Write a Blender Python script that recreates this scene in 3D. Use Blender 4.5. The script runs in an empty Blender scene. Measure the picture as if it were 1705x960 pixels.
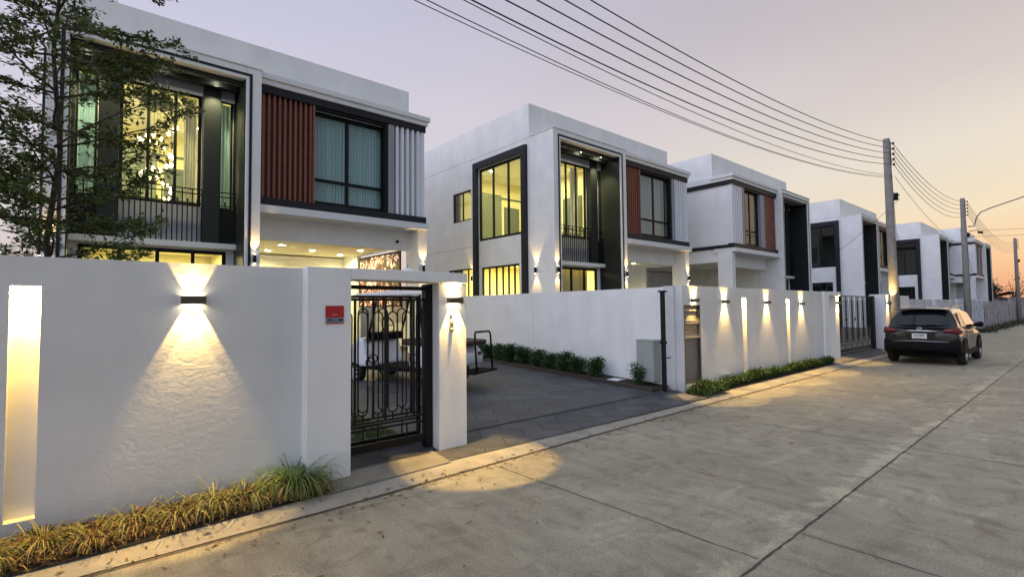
import bpy, bmesh, math, random
from mathutils import Vector, Matrix
R = math.radians
random.seed(7)
scene = bpy.context.scene

# ------------------------------------------------------------------ camera, sky, exposure
def make_camera():
    f, yaw, pitch, roll, H = 831.13, 0.863792, 0.0423362, -0.01009251, 1.8
    c, s = math.cos, math.sin
    fw = Vector((c(yaw)*c(pitch), s(yaw)*c(pitch), s(pitch)))
    r = Vector((s(yaw), -c(yaw), 0)); u = r.cross(fw)
    r2 = r*c(roll) + u*s(roll); u2 = u*c(roll) - r*s(roll)
    cam = bpy.data.cameras.new('camera'); o = bpy.data.objects.new('camera', cam)
    scene.collection.objects.link(o)
    M = Matrix((r2, u2, -fw)).transposed().to_4x4(); M.translation = Vector((0, 0, H))
    o.matrix_world = M
    cam.sensor_fit = 'HORIZONTAL'; cam.sensor_width = 36.0; cam.lens = 36.0*f/1705.0
    cam.clip_start = 0.05; cam.clip_end = 3000
    scene.camera = o
make_camera()
scene.view_settings.view_transform = 'Standard'
scene.view_settings.look = 'None'
scene.view_settings.gamma = 1.0
scene.view_settings.use_curve_mapping = False
scene.view_settings.exposure = 0.42
SUN_AZ, SUN_EL = R(-12), R(3.0)       # the glow sits low to the right of the frame

def make_world():
    w = bpy.data.worlds.new('World'); scene.world = w; w.use_nodes = True
    nt = w.node_tree; nt.nodes.clear(); N = nt.nodes.new; L = nt.links.new
    out = N('ShaderNodeOutputWorld'); bg = N('ShaderNodeBackground'); L(bg.outputs[0], out.inputs[0])
    sky = N('ShaderNodeTexSky'); sky.sky_type = 'NISHITA'; sky.sun_disc = False
    sky.sun_elevation = SUN_EL; sky.sun_rotation = math.pi/2 - SUN_AZ
    sky.air_density = 1.0; sky.dust_density = 2.0; sky.ozone_density = 2.0
    tc = N('ShaderNodeTexCoord'); sep = N('ShaderNodeSeparateXYZ'); L(tc.outputs['Generated'], sep.inputs[0])
    # how near to the sunset azimuth a direction lies, 0..1
    def m(op, a, b=None, clamp=False):
        n = N('ShaderNodeMath'); n.operation = op; n.use_clamp = clamp
        for i, v in enumerate((a, b)):
            if v is None: continue
            if isinstance(v, (int, float)): n.inputs[i].default_value = v
            else: L(v, n.inputs[i])
        return n.outputs[0]
    x, y, z = sep.outputs
    hl = m('SQRT', m('ADD', m('MULTIPLY', x, x), m('ADD', m('MULTIPLY', y, y), 1e-5)))
    dot = m('DIVIDE', m('ADD', m('MULTIPLY', x, math.cos(SUN_AZ)), m('MULTIPLY', y, math.sin(SUN_AZ))), hl)
    az = m('MULTIPLY', m('ADD', dot, 1.0), 0.5, True)
    az = m('POWER', az, 3.0)
    el = m('MAXIMUM', z, 0.0)
    def ramp(stops):
        r = N('ShaderNodeValToRGB'); e = r.color_ramp.elements
        while len(e) > 1: e.remove(e[-1])
        e[0].position = stops[0][0]; e[0].color = (*stops[0][1], 1)
        for p, c in stops[1:]:
            k = e.new(p); k.color = (*c, 1)
        L(el, r.inputs[0]); return r.outputs[0]
    near = ramp([(0, (.62, .26, .14)), (.025, (.70, .33, .18)), (.07, (.74, .46, .25)), (.14, (.74, .61, .42)), (.22, (.67, .60, .49)),
                 (.34, (.55, .49, .46)), (.5, (.42, .375, .38)), (1, (.36, .34, .39))])
    far = ramp([(0, (.50, .41, .38)), (.05, (.55, .46, .44)), (.15, (.59, .54, .56)), (.3, (.555, .525, .61)), (.5, (.47, .47, .61)), (1, (.38, .40, .52))])
    mx = N('ShaderNodeMix'); mx.data_type = 'RGBA'; L(az, mx.inputs['Factor']); L(far, mx.inputs['A']); L(near, mx.inputs['B'])
    nm = N('ShaderNodeMix'); nm.data_type = 'RGBA'; nm.blend_type = 'MULTIPLY'; nm.inputs['Factor'].default_value = 1
    L(sky.outputs[0], nm.inputs['A']); nm.inputs['B'].default_value = (.06, .06, .06, 1)
    ad = N('ShaderNodeMix'); ad.data_type = 'RGBA'; ad.inputs['Factor'].default_value = .08
    hz = N('ShaderNodeTexNoise'); hz.inputs['Scale'].default_value = 2.2; hz.inputs['Detail'].default_value = 5; mpp = N('ShaderNodeMapping'); mpp.inputs['Scale'].default_value = (1, 1, 4.5)
    L(tc.outputs['Generated'], mpp.inputs[0]); L(mpp.outputs[0], hz.inputs['Vector'])
    hv = m('ADD', m('MULTIPLY', m('SUBTRACT', hz.outputs[0], .5), .12), 1.0)
    hm = N('ShaderNodeMix'); hm.data_type = 'RGBA'; hm.blend_type = 'MULTIPLY'; hm.inputs['Factor'].default_value = 1; L(mx.outputs['Result'], hm.inputs['A']); L(hv, hm.inputs['B'])
    L(hm.outputs['Result'], ad.inputs['A']); L(nm.outputs['Result'], ad.inputs['B'])
    # unseen sky: light added opposite the sunset, cut behind the camera, to balance walls
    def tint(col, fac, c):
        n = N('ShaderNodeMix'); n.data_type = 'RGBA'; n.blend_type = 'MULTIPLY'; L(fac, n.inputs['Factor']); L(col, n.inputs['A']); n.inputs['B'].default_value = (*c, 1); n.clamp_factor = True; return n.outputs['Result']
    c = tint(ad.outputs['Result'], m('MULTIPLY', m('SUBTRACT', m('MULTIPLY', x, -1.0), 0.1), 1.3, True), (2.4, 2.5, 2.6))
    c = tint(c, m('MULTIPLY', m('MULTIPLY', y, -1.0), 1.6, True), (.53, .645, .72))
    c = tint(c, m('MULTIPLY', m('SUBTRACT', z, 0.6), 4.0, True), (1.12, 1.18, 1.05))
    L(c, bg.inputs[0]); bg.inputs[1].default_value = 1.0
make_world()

def make_sun():
    l = bpy.data.lights.new('sun', 'SUN'); l.energy = 0.3; l.angle = R(40); l.color = (1, .66, .42)
    o = bpy.data.objects.new('sun', l); scene.collection.objects.link(o)
    d = Vector((math.cos(SUN_AZ)*math.cos(R(7)), math.sin(SUN_AZ)*math.cos(R(7)), math.sin(R(7))))
    o.rotation_euler = d.to_track_quat('Z', 'Y').to_euler()
make_sun()

# ------------------------------------------------------------------ materials
MATS = {}
def mat(name, col=(.8, .8, .8), rough=.6, metal=0.0, spec=.5, noise=None, bump=None, emit=None, estr=1.0, island=None, coat=0, sub=None):
    """noise=(scale, amount[, detail]) mottles the colour; bump=(scale, strength, distance); island=list of colours picked per loose piece"""
    if name in MATS: return MATS[name]
    m = bpy.data.materials.new(name); m.use_nodes = True; nt = m.node_tree; N = nt.nodes.new; L = nt.links.new
    b = nt.nodes['Principled BSDF']
    b.inputs['Base Color'].default_value = (*col, 1); b.inputs['Roughness'].default_value = rough
    b.inputs['Metallic'].default_value = metal; b.inputs['Specular IOR Level'].default_value = spec
    if coat: b.inputs['Coat Weight'].default_value = coat; b.inputs['Coat Roughness'].default_value = .05
    src = None
    if island:
        g = N('ShaderNodeNewGeometry'); r = N('ShaderNodeValToRGB'); e = r.color_ramp.elements
        while len(e) > 1: e.remove(e[-1])
        e[0].color = (*island[0], 1)
        for i, c in enumerate(island[1:]):
            k = e.new((i+1)/(len(island)-1)); k.color = (*c, 1)
        L(g.outputs['Random Per Island'], r.inputs[0]); src = r.outputs[0]
        L(src, b.inputs['Base Color'])
    if noise:
        tc = N('ShaderNodeTexCoord'); n = N('ShaderNodeTexNoise'); n.inputs['Scale'].default_value = noise[0]
        n.inputs['Detail'].default_value = noise[2] if len(noise) > 2 else 6; L(tc.outputs['Object'], n.inputs['Vector'])
        mr = N('ShaderNodeMapRange'); mr.inputs['From Min'].default_value = .3; mr.inputs['From Max'].default_value = .7
        mr.inputs['To Min'].default_value = 1-noise[1]; mr.inputs['To Max'].default_value = 1+noise[1]*.5
        L(n.outputs[0], mr.inputs['Value'])
        mx = N('ShaderNodeMix'); mx.data_type = 'RGBA'; mx.blend_type = 'MULTIPLY'; mx.inputs['Factor'].default_value = 1
        if src: L(src, mx.inputs['A'])
        else: mx.inputs['A'].default_value = (*col, 1)
        L(mr.outputs[0], mx.inputs['B']); L(mx.outputs['Result'], b.inputs['Base Color'])
    if bump:
        tc = N('ShaderNodeTexCoord'); n = N('ShaderNodeTexNoise'); n.inputs['Scale'].default_value = bump[0]; n.inputs['Detail'].default_value = 8
        n.inputs['Roughness'].default_value = .62
        L(tc.outputs['Object'], n.inputs['Vector']); bp = N('ShaderNodeBump'); bp.inputs['Strength'].default_value = bump[1]
        bp.inputs['Distance'].default_value = bump[2]; L(n.outputs[0], bp.inputs['Height']); L(bp.outputs[0], b.inputs['Normal'])
    if emit:
        b.inputs['Emission Color'].default_value = (*emit, 1); b.inputs['Emission Strength'].default_value = estr
    MATS[name] = m; return m

def glass_mat(name, tint=(.85, .9, .88), base=.10, gain=.8):
    if name in MATS: return MATS[name]
    m = bpy.data.materials.new(name); m.use_nodes = True; nt = m.node_tree; nt.nodes.clear(); N = nt.nodes.new; L = nt.links.new
    o = N('ShaderNodeOutputMaterial'); mx = N('ShaderNodeMixShader'); t = N('ShaderNodeBsdfTransparent'); g = N('ShaderNodeBsdfGlossy')
    t.inputs[0].default_value = (*tint, 1); g.inputs['Roughness'].default_value = .015; g.inputs[0].default_value = (.95, .97, 1, 1)
    ge = N('ShaderNodeNewGeometry'); dt = N('ShaderNodeVectorMath'); dt.operation = 'DOT_PRODUCT'; L(ge.outputs['Normal'], dt.inputs[0]); L(ge.outputs['Incoming'], dt.inputs[1])
    ab = N('ShaderNodeMath'); ab.operation = 'ABSOLUTE'; L(dt.outputs['Value'], ab.inputs[0]); om = N('ShaderNodeMath'); om.operation = 'SUBTRACT'; om.inputs[0].default_value = 1; L(ab.outputs[0], om.inputs[1])
    pw = N('ShaderNodeMath'); pw.operation = 'POWER'; L(om.outputs[0], pw.inputs[0]); pw.inputs[1].default_value = 4.2     # both faces of the pane alike
    a = N('ShaderNodeMath'); a.operation = 'MULTIPLY_ADD'; L(pw.outputs[0], a.inputs[0]); a.inputs[1].default_value = gain; a.inputs[2].default_value = base
    a.use_clamp = True
    L(a.outputs[0], mx.inputs[0]); L(t.outputs[0], mx.inputs[1]); L(g.outputs[0], mx.inputs[2]); L(mx.outputs[0], o.inputs[0])
    MATS[name] = m; return m

def wall_plaster():
    """white paint over hand trowelled render: broad swirls and fine ridges that show where a lamp grazes it"""
    if 'wall_plaster' in MATS: return MATS['wall_plaster']
    m = bpy.data.materials.new('wall_plaster'); m.use_nodes = True; nt = m.node_tree; N = nt.nodes.new; L = nt.links.new
    b = nt.nodes['Principled BSDF']; b.inputs['Roughness'].default_value = .75
    tc = N('ShaderNodeTexCoord')
    mp = N('ShaderNodeMapping'); mp.inputs['Scale'].default_value = (1, 1, 1.6); mp.inputs['Rotation'].default_value = (0, R(20), 0); L(tc.outputs['Object'], mp.inputs[0])
    n1 = N('ShaderNodeTexNoise'); n1.inputs['Scale'].default_value = 7.5; n1.inputs['Detail'].default_value = 7; n1.inputs['Roughness'].default_value = .6; n1.inputs['Distortion'].default_value = 1.2
    n2 = N('ShaderNodeTexNoise'); n2.inputs['Scale'].default_value = 30; n2.inputs['Detail'].default_value = 5; n2.inputs['Distortion'].default_value = .6
    L(mp.outputs[0], n1.inputs['Vector']); L(mp.outputs[0], n2.inputs['Vector'])
    ad = N('ShaderNodeMath'); ad.operation = 'MULTIPLY_ADD'; L(n2.outputs[0], ad.inputs[0]); ad.inputs[1].default_value = .16; L(n1.outputs[0], ad.inputs[2])
    bp = N('ShaderNodeBump'); bp.inputs['Strength'].default_value = .36; bp.inputs['Distance'].default_value = .008; L(ad.outputs[0], bp.inputs['Height']); L(bp.outputs[0], b.inputs['Normal'])
    n3 = N('ShaderNodeTexNoise'); n3.inputs['Scale'].default_value = 1.1; n3.inputs['Detail'].default_value = 8; L(tc.outputs['Object'], n3.inputs['Vector'])
    r = N('ShaderNodeValToRGB'); r.color_ramp.elements[0].position = .3; r.color_ramp.elements[0].color = (.60, .60, .585, 1); r.color_ramp.elements[1].position = .62; r.color_ramp.elements[1].color = (.70, .70, .685, 1)
    L(n3.outputs[0], r.inputs[0])
    # splash dirt close to the ground
    sp = N('ShaderNodeSeparateXYZ'); L(tc.outputs['Object'], sp.inputs[0]); mr = N('ShaderNodeMapRange')
    n4 = N('ShaderNodeTexNoise'); n4.inputs['Scale'].default_value = 9; L(tc.outputs['Object'], n4.inputs['Vector'])
    zz = N('ShaderNodeMath'); zz.operation = 'MULTIPLY_ADD'; L(n4.outputs[0], zz.inputs[0]); zz.inputs[1].default_value = -.25; L(sp.outputs[2], zz.inputs[2])
    mr.inputs['From Min'].default_value = -.05; mr.inputs['From Max'].default_value = .22; mr.inputs['To Min'].default_value = .75; L(zz.outputs[0], mr.inputs['Value'])
    mx = N('ShaderNodeMix'); mx.data_type = 'RGBA'; mx.blend_type = 'MULTIPLY'; mx.inputs['Factor'].default_value = 1; L(r.outputs[0], mx.inputs['A']); L(mr.outputs[0], mx.inputs['B'])
    L(mx.outputs['Result'], b.inputs['Base Color'])
    MATS['wall_plaster'] = m; return m

def road_mat():
    m = bpy.data.materials.new('road_concrete'); m.use_nodes = True; nt = m.node_tree; N = nt.nodes.new; L = nt.links.new
    b = nt.nodes['Principled BSDF']; b.inputs['Roughness'].default_value = .72; b.inputs['Specular IOR Level'].default_value = .35
    tc = N('ShaderNodeTexCoord'); P = tc.outputs['Object']
    def noise(sc, det, scale=(1, 1, 1), dist=0, rot=0):
        mp = N('ShaderNodeMapping'); mp.inputs['Scale'].default_value = scale; mp.inputs['Rotation'].default_value = (0, 0, rot); L(P, mp.inputs[0])
        n = N('ShaderNodeTexNoise'); n.inputs['Scale'].default_value = sc; n.inputs['Detail'].default_value = det; n.inputs['Distortion'].default_value = dist
        n.inputs['Roughness'].default_value = .62; L(mp.outputs[0], n.inputs['Vector']); return n.outputs[0]
    def ramp(v, a, ca, c, cc):
        r = N('ShaderNodeValToRGB'); r.color_ramp.elements[0].position = a; r.color_ramp.elements[0].color = (*ca, 1)
        r.color_ramp.elements[1].position = c; r.color_ramp.elements[1].color = (*cc, 1); L(v, r.inputs[0]); return r.outputs[0]
    def mul(a, bb, f=1.0, bt='MULTIPLY'):
        x = N('ShaderNodeMix'); x.data_type = 'RGBA'; x.blend_type = bt; x.inputs['Factor'].default_value = f; L(a, x.inputs['A']); L(bb, x.inputs['B']); return x.outputs['Result']
    base = ramp(noise(.55, 9, dist=.6), .32, (.29, .262, .198), .68, (.40, .368, .288))
    broom = ramp(noise(6, 8, (1.0, .12, 1), .3, R(4)), .34, (.86, .86, .86), .66, (1.08, 1.08, 1.08))   # brush strokes across the road
    blot = ramp(noise(3.2, 8, dist=1.0), .34, (.70, .70, .69), .50, (1, 1, 1))
    fine = ramp(noise(70, 5), .34, (.68, .68, .68), .66, (1.22, 1.22, 1.22))
    pale = ramp(noise(1.6, 8, (.5, 1.4, 1), 1.4), .56, (1, 1, 1), .70, (1.35, 1.33, 1.3))
    rust = ramp(noise(2.3, 3, dist=.4), .70, (1, 1, 1), .80, (.62, .40, .27))
    scuff = ramp(noise(2.1, 7, (1.3, .25, 1), .8, R(-6)), .66, (1, 1, 1), .76, (.74, .72, .70))
    # pale cement smears along the long joint
    sp = N('ShaderNodeSeparateXYZ'); L(P, sp.inputs[0])
    dj = N('ShaderNodeMath'); dj.operation = 'SUBTRACT'; L(sp.outputs[1], dj.inputs[0]); dj.inputs[1].default_value = 1.70
    da = N('ShaderNodeMath'); da.operation = 'ABSOLUTE'; L(dj.outputs[0], da.inputs[0])
    dm = N('ShaderNodeMapRange'); dm.inputs['From Min'].default_value = .02; dm.inputs['From Max'].default_value = .34; dm.inputs['To Min'].default_value = .26; dm.inputs['To Max'].default_value = 0; L(da.outputs[0], dm.inputs['Value'])
    nj = N('ShaderNodeMath'); nj.operation = 'ADD'; L(noise(2.6, 7, (.8, 1, 1), .8), nj.inputs[0]); L(dm.outputs[0], nj.inputs[1])
    smear = ramp(nj.outputs[0], .70, (1, 1, 1), .80, (1.45, 1.43, 1.38))
    # worn, darker wheel tracks and drips
    wv = ramp(noise(1.1, 8, (.35, 2.4, 1), .9), .56, (1, 1, 1), .70, (.78, .77, .75))
    spots = ramp(noise(9, 2), .70, (1, 1, 1), .76, (.60, .56, .52))
    c = mul(mul(mul(mul(mul(mul(mul(mul(mul(base, broom), blot, .9), fine), pale), rust), scuff), smear), wv), spots)
    L(c, b.inputs['Base Color'])
    ad = N('ShaderNodeMath'); ad.operation = 'ADD'; L(noise(55, 4, (1, .25, 1)), ad.inputs[0]); L(noise(8, 6), ad.inputs[1])
    bp = N('ShaderNodeBump'); bp.inputs['Strength'].default_value = .7; bp.inputs['Distance'].default_value = .012; L(ad.outputs[0], bp.inputs['Height']); L(bp.outputs[0], b.inputs['Normal'])
    return m

def paver_mat():
    """dark stamped concrete: large staggered slabs with worn, slightly shiny faces"""
    m = bpy.data.materials.new('stamped_paving'); m.use_nodes = True; nt = m.node_tree; N = nt.nodes.new; L = nt.links.new
    b = nt.nodes['Principled BSDF']; b.inputs['Specular IOR Level'].default_value = .5
    tc = N('ShaderNodeTexCoord'); mp = N('ShaderNodeMapping'); mp.inputs['Rotation'].default_value = (0, 0, R(32)); L(tc.outputs['Object'], mp.inputs[0])
    br = N('ShaderNodeTexBrick'); br.inputs['Scale'].default_value = 1; br.inputs['Brick Width'].default_value = .62; br.inputs['Row Height'].default_value = .36
    br.inputs['Mortar Size'].default_value = .009; br.inputs['Mortar Smooth'].default_value = .25
    nz = N('ShaderNodeTexNoise'); nz.inputs['Scale'].default_value = 2.2; L(mp.outputs[0], nz.inputs['Vector'])
    sc = N('ShaderNodeVectorMath'); sc.operation = 'MULTIPLY_ADD'; L(nz.outputs['Color'], sc.inputs[0]); sc.inputs[1].default_value = (.10, .10, 0); L(mp.outputs[0], sc.inputs[2])
    L(sc.outputs[0], br.inputs['Vector'])
    br.inputs['Color1'].default_value = (.050, .052, .060, 1); br.inputs['Color2'].default_value = (.075, .077, .086, 1); br.inputs['Mortar'].default_value = (.018, .018, .02, 1)
    n = N('ShaderNodeTexNoise'); n.inputs['Scale'].default_value = 3.5; n.inputs['Detail'].default_value = 8; L(tc.outputs['Object'], n.inputs['Vector'])
    mr = N('ShaderNodeMapRange'); mr.inputs['From Min'].default_value = .3; mr.inputs['From Max'].default_value = .7; mr.inputs['To Min'].default_value = .6; mr.inputs['To Max'].default_value = 1.4; L(n.outputs[0], mr.inputs['Value'])
    mx = N('ShaderNodeMix'); mx.data_type = 'RGBA'; mx.blend_type = 'MULTIPLY'; mx.inputs['Factor'].default_value = 1; L(br.outputs['Color'], mx.inputs['A']); L(mr.outputs[0], mx.inputs['B']); L(mx.outputs['Result'], b.inputs['Base Color'])
    rr = N('ShaderNodeMapRange'); rr.inputs['To Min'].default_value = .42; rr.inputs['To Max'].default_value = .75; L(n.outputs[0], rr.inputs['Value']); L(rr.outputs[0], b.inputs['Roughness'])
    n2 = N('ShaderNodeTexNoise'); n2.inputs['Scale'].default_value = 22; n2.inputs['Detail'].default_value = 6; L(tc.outputs['Object'], n2.inputs['Vector'])
    h = N('ShaderNodeMath'); h.operation = 'MULTIPLY_ADD'; L(br.outputs['Fac'], h.inputs[0]); h.inputs[1].default_value = -1.3; L(n2.outputs[0], h.inputs[2])
    bp = N('ShaderNodeBump'); bp.inputs['Strength'].default_value = .6; bp.inputs['Distance'].default_value = .012; L(h.outputs[0], bp.inputs['Height']); L(bp.outputs[0], b.inputs['Normal'])
    return m

def mural_mat():
    m = bpy.data.materials.new('lit_artwork'); m.use_nodes = True; nt = m.node_tree; N = nt.nodes.new; L = nt.links.new
    b = nt.nodes['Principled BSDF']; tc = N('ShaderNodeTexCoord')
    v = N('ShaderNodeTexNoise'); v.inputs['Scale'].default_value = 3.1; v.inputs['Detail'].default_value = 5; v.inputs['Distortion'].default_value = 1.8; L(tc.outputs['Object'], v.inputs['Vector'])
    r = N('ShaderNodeValToRGB'); e = r.color_ramp.elements; e[0].position = .47; e[0].color = (.03, .012, .01, 1); e[1].position = .54; e[1].color = (.45, .16, .13, 1); k = e.new(.62); k.color = (1, .82, .66, 1)
    L(v.outputs[0], r.inputs[0]); L(r.outputs[0], b.inputs['Base Color']); L(r.outputs[0], b.inputs['Emission Color']); b.inputs['Emission Strength'].default_value = .45
    return m

M_white = mat('white_render', (.85, .845, .83), .75, noise=(1.3, .07), bump=(60, .12, .004))
M_plaster = wall_plaster()
M_port = mat('white_paint', (.80, .80, .79), .7, noise=(1.6, .06), bump=(40, .25, .004))
def streaks(m, amt=.12):
    nt = m.node_tree; N = nt.nodes.new; L = nt.links.new; b = nt.nodes['Principled BSDF']; src = b.inputs['Base Color'].links[0].from_socket
    tc = N('ShaderNodeTexCoord'); mp = N('ShaderNodeMapping'); mp.inputs['Scale'].default_value = (2.2, 2.2, .30); L(tc.outputs['Object'], mp.inputs[0])
    n = N('ShaderNodeTexNoise'); n.inputs['Scale'].default_value = 1.2; n.inputs['Detail'].default_value = 8; n.inputs['Roughness'].default_value = .7; L(mp.outputs[0], n.inputs['Vector'])
    mr = N('ShaderNodeMapRange'); mr.inputs['From Min'].default_value = .34; mr.inputs['From Max'].default_value = .55; mr.inputs['To Min'].default_value = 1-amt; mr.inputs['To Max'].default_value = 1; L(n.outputs[0], mr.inputs['Value'])
    mx = N('ShaderNodeMix'); mx.data_type = 'RGBA'; mx.blend_type = 'MULTIPLY'; mx.inputs['Factor'].default_value = 1; L(src, mx.inputs['A']); L(mr.outputs[0], mx.inputs['B']); L(mx.outputs['Result'], b.inputs['Base Color'])
streaks(M_white, .055); streaks(M_port, .035); streaks(M_plaster, .03)
M_trim = mat('white_trim', (.76, .76, .76), .6, noise=(2.5, .04))
M_char = mat('charcoal_cladding', (.016, .020, .018), .5, spec=.35, noise=(2, .15))
M_black = mat('black_metal', (.006, .006, .007), .55, spec=.25)
M_band = mat('dark_band', (.016, .017, .022), .6, spec=.3)
M_red = mat('red_wood_slat', (.24, .078, .048), .5, noise=(6, .22))
M_greyp = mat('grey_panel', (.30, .30, .33), .6, noise=(3, .05))
M_fin = mat('pale_fin', (.80, .80, .83), .5)
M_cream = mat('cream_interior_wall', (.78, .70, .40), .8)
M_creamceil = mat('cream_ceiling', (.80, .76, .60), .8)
M_dimwall = mat('dim_interior_wall', (.30, .30, .29), .8)  # darker wall tone stands in for the shade of unlit rooms
M_curt = mat('teal_curtain', (.42, .60, .60), .85)
M_curtw = mat('ivory_curtain', (.80, .74, .52), .85)
M_gold = mat('golden_drape', (.62, .36, .08), .7)
M_brown = mat('brown_pelmet', (.07, .03, .012), .7)
M_door = mat('grey_green_door', (.10, .12, .09), .5)
M_glass = glass_mat('window_glass', base=.07, gain=.8)
M_glassd = glass_mat('dim_window_glass', (.55, .6, .6), .16, .85)
M_glasso = glass_mat('unlit_house_glass', (.42, .52, .48), .07, .22)
M_lampw = mat('lamp_glow', (1, 1, 1), .4, emit=(1, .86, .55), estr=14)
M_lampc = mat('downlight_glow', (1, 1, 1), .4, emit=(1, .95, .72), estr=40)
M_bronze = mat('bronze_metal', (.10, .085, .06), .45, metal=.6)
M_soil = mat('dark_soil', (.030, .020, .014), .95, noise=(14, .4), bump=(30, .8, .03))
M_kerb = mat('kerb_concrete', (.34, .315, .27), .8, noise=(2.3, .28), bump=(22, .4, .01))
M_apron = mat('apron_concrete', (.24, .22, .19), .8, noise=(1.8, .35), bump=(25, .4, .01))
M_gap = mat('gutter_groove', (.15, .125, .09), .95, noise=(9, .4), bump=(26, .8, .02))
M_joint = mat('joint_sealant', (.075, .068, .055), .9, noise=(8, .5))
M_pole = mat('pole_concrete', (.27, .25, .225), .85, noise=(5, .2), bump=(30, .3, .01))
M_paver = paver_mat()
M_road = road_mat()
M_leafgrass = mat('lawn_blade', island=[(.04, .09, .012), (.07, .13, .02), (.10, .15, .03)], rough=.7)

# ------------------------------------------------------------------ mesh helpers
class MB:
    def __init__(s): s.v = []; s.f = []; s.smooth = []
    def quad(s, a, b, c, d, sm=False):
        n = len(s.v); s.v += [tuple(a), tuple(b), tuple(c), tuple(d)]; s.f.append((n, n+1, n+2, n+3)); s.smooth.append(sm); return s
    def box(s, x0, x1, y0, y1, z0, z1):
        n = len(s.v)
        s.v += [(x0, y0, z0), (x1, y0, z0), (x1, y1, z0), (x0, y1, z0), (x0, y0, z1), (x1, y0, z1), (x1, y1, z1), (x0, y1, z1)]
        for q in ((0, 3, 2, 1), (4, 5, 6, 7), (0, 1, 5, 4), (1, 2, 6, 5), (2, 3, 7, 6), (3, 0, 4, 7)):
            s.f.append(tuple(n+i for i in q)); s.smooth.append(False)
        return s
    def tube(s, pts, r, n=8, cap=True, closed=False):
        pts = [Vector(p) for p in pts]; rs = r if isinstance(r, (list, tuple)) else [r]*len(pts)
        base = len(s.v); prev = None
        for i, p in enumerate(pts):
            if closed: t = (pts[(i+1) % len(pts)]-pts[i-1])
            else: t = (pts[min(i+1, len(pts)-1)]-pts[max(i-1, 0)])
            t.normalize()
            if prev is None:
                a = Vector((0, 0, 1)) if abs(t.z) < .9 else Vector((1, 0, 0)); u = t.cross(a).normalized()
            else:
                u = (prev - t*prev.dot(t)).normalized()
            prev = u; w = t.cross(u)
            for k in range(n):
                an = 2*math.pi*k/n + (math.pi/4 if n == 4 else 0)
                s.v.append(tuple(p + (u*math.cos(an)+w*math.sin(an))*rs[i]))
        m = len(pts)
        for i in range(m if closed else m-1):
            j = (i+1) % m
            for k in range(n):
                s.f.append((base+i*n+k, base+i*n+(k+1) % n, base+j*n+(k+1) % n, base+j*n+k)); s.smooth.append(n > 4)
        if cap and not closed:
            s.f.append(tuple(base+k for k in range(n))[::-1]); s.f.append(tuple(base+(m-1)*n+k for k in range(n))); s.smooth += [False, False]
        return s
    def cyl(s, p, q, r, n=16): return s.tube([p, q], r, n)
    def lathe(s, prof, c=(0, 0, 0), n=20, axis='Z'):
        """prof: list of (radius, height)"""
        base = len(s.v)
        for (r, h) in prof:
            for k in range(n):
                a = 2*math.pi*k/n
                if axis == 'Z': s.v.append((c[0]+r*math.cos(a), c[1]+r*math.sin(a), c[2]+h))
                elif axis == 'Y': s.v.append((c[0]+r*math.cos(a), c[1]+h, c[2]+r*math.sin(a)))
                else: s.v.append((c[0]+h, c[1]+r*math.cos(a), c[2]+r*math.sin(a)))
        for i in range(len(prof)-1):
            for k in range(n):
                s.f.append((base+i*n+k, base+i*n+(k+1) % n, base+(i+1)*n+(k+1) % n, base+(i+1)*n+k)); s.smooth.append(True)
        return s
    def holes(s, ax, a0, a1, u0, u1, z0, z1, holes):
        """slab with rectangular openings. ax='X': slab spans x a0..a1, u is y. ax='Y': slab spans y a0..a1, u is x"""
        us = sorted({u0, u1, *[h[0] for h in holes], *[h[1] for h in holes]}); zs = sorted({z0, z1, *[h[2] for h in holes], *[h[3] for h in holes]})
        us = [u for u in us if u0 <= u <= u1]; zs = [z for z in zs if z0 <= z <= z1]
        solid = {}
        for i in range(len(us)-1):
            for j in range(len(zs)-1):
                cu, cz = (us[i]+us[i+1])/2, (zs[j]+zs[j+1])/2
                solid[i, j] = not any(h[0] < cu < h[1] and h[2] < cz < h[3] for h in holes)
        def P(a, u, z): return (a, u, z) if ax == 'X' else (u, a, z)
        for (i, j), ok in solid.items():
            if not ok: continue
            ua, ub, za, zb = us[i], us[i+1], zs[j], zs[j+1]
            s.quad(P(a0, ua, za), P(a0, ub, za), P(a0, ub, zb), P(a0, ua, zb)); s.quad(P(a1, ua, za), P(a1, ub, za), P(a1, ub, zb), P(a1, ua, zb))
            if not solid.get((i-1, j)): s.quad(P(a0, ua, za), P(a1, ua, za), P(a1, ua, zb), P(a0, ua, zb))
            if not solid.get((i+1, j)): s.quad(P(a0, ub, za), P(a1, ub, za), P(a1, ub, zb), P(a0, ub, zb))
            if not solid.get((i, j-1)): s.quad(P(a0, ua, za), P(a1, ua, za), P(a1, ub, za), P(a0, ub, za))
            if not solid.get((i, j+1)): s.quad(P(a0, ua, zb), P(a1, ua, zb), P(a1, ub, zb), P(a0, ub, zb))
        return s
    def build(s, name, m, parent=None, flip=None, bevel=0, loc=None, rot=0, weld=False, solid=0):
        me = bpy.data.meshes.new(name)
        v = s.v
        if flip is not None: v = [(flip-x, y, z) for x, y, z in v]
        me.from_pydata(v, [], s.f)
        for i, p in enumerate(me.polygons): p.use_smooth = s.smooth[i] if i < len(s.smooth) else False
        bm = bmesh.new(); bm.from_mesh(me)
        if weld: bmesh.ops.remove_doubles(bm, verts=bm.verts, dist=1e-5)
        bmesh.ops.recalc_face_normals(bm, faces=bm.faces); bm.to_mesh(me); bm.free()
        me.materials.append(m)
        o = bpy.data.objects.new(name, me); scene.collection.objects.link(o)
        if parent: o.parent = parent
        if loc is not None: o.location = loc
        if rot: o.rotation_euler.z = rot
        if solid:
            k = o.modifiers.new('thickness', 'SOLIDIFY'); k.thickness = solid
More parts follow.
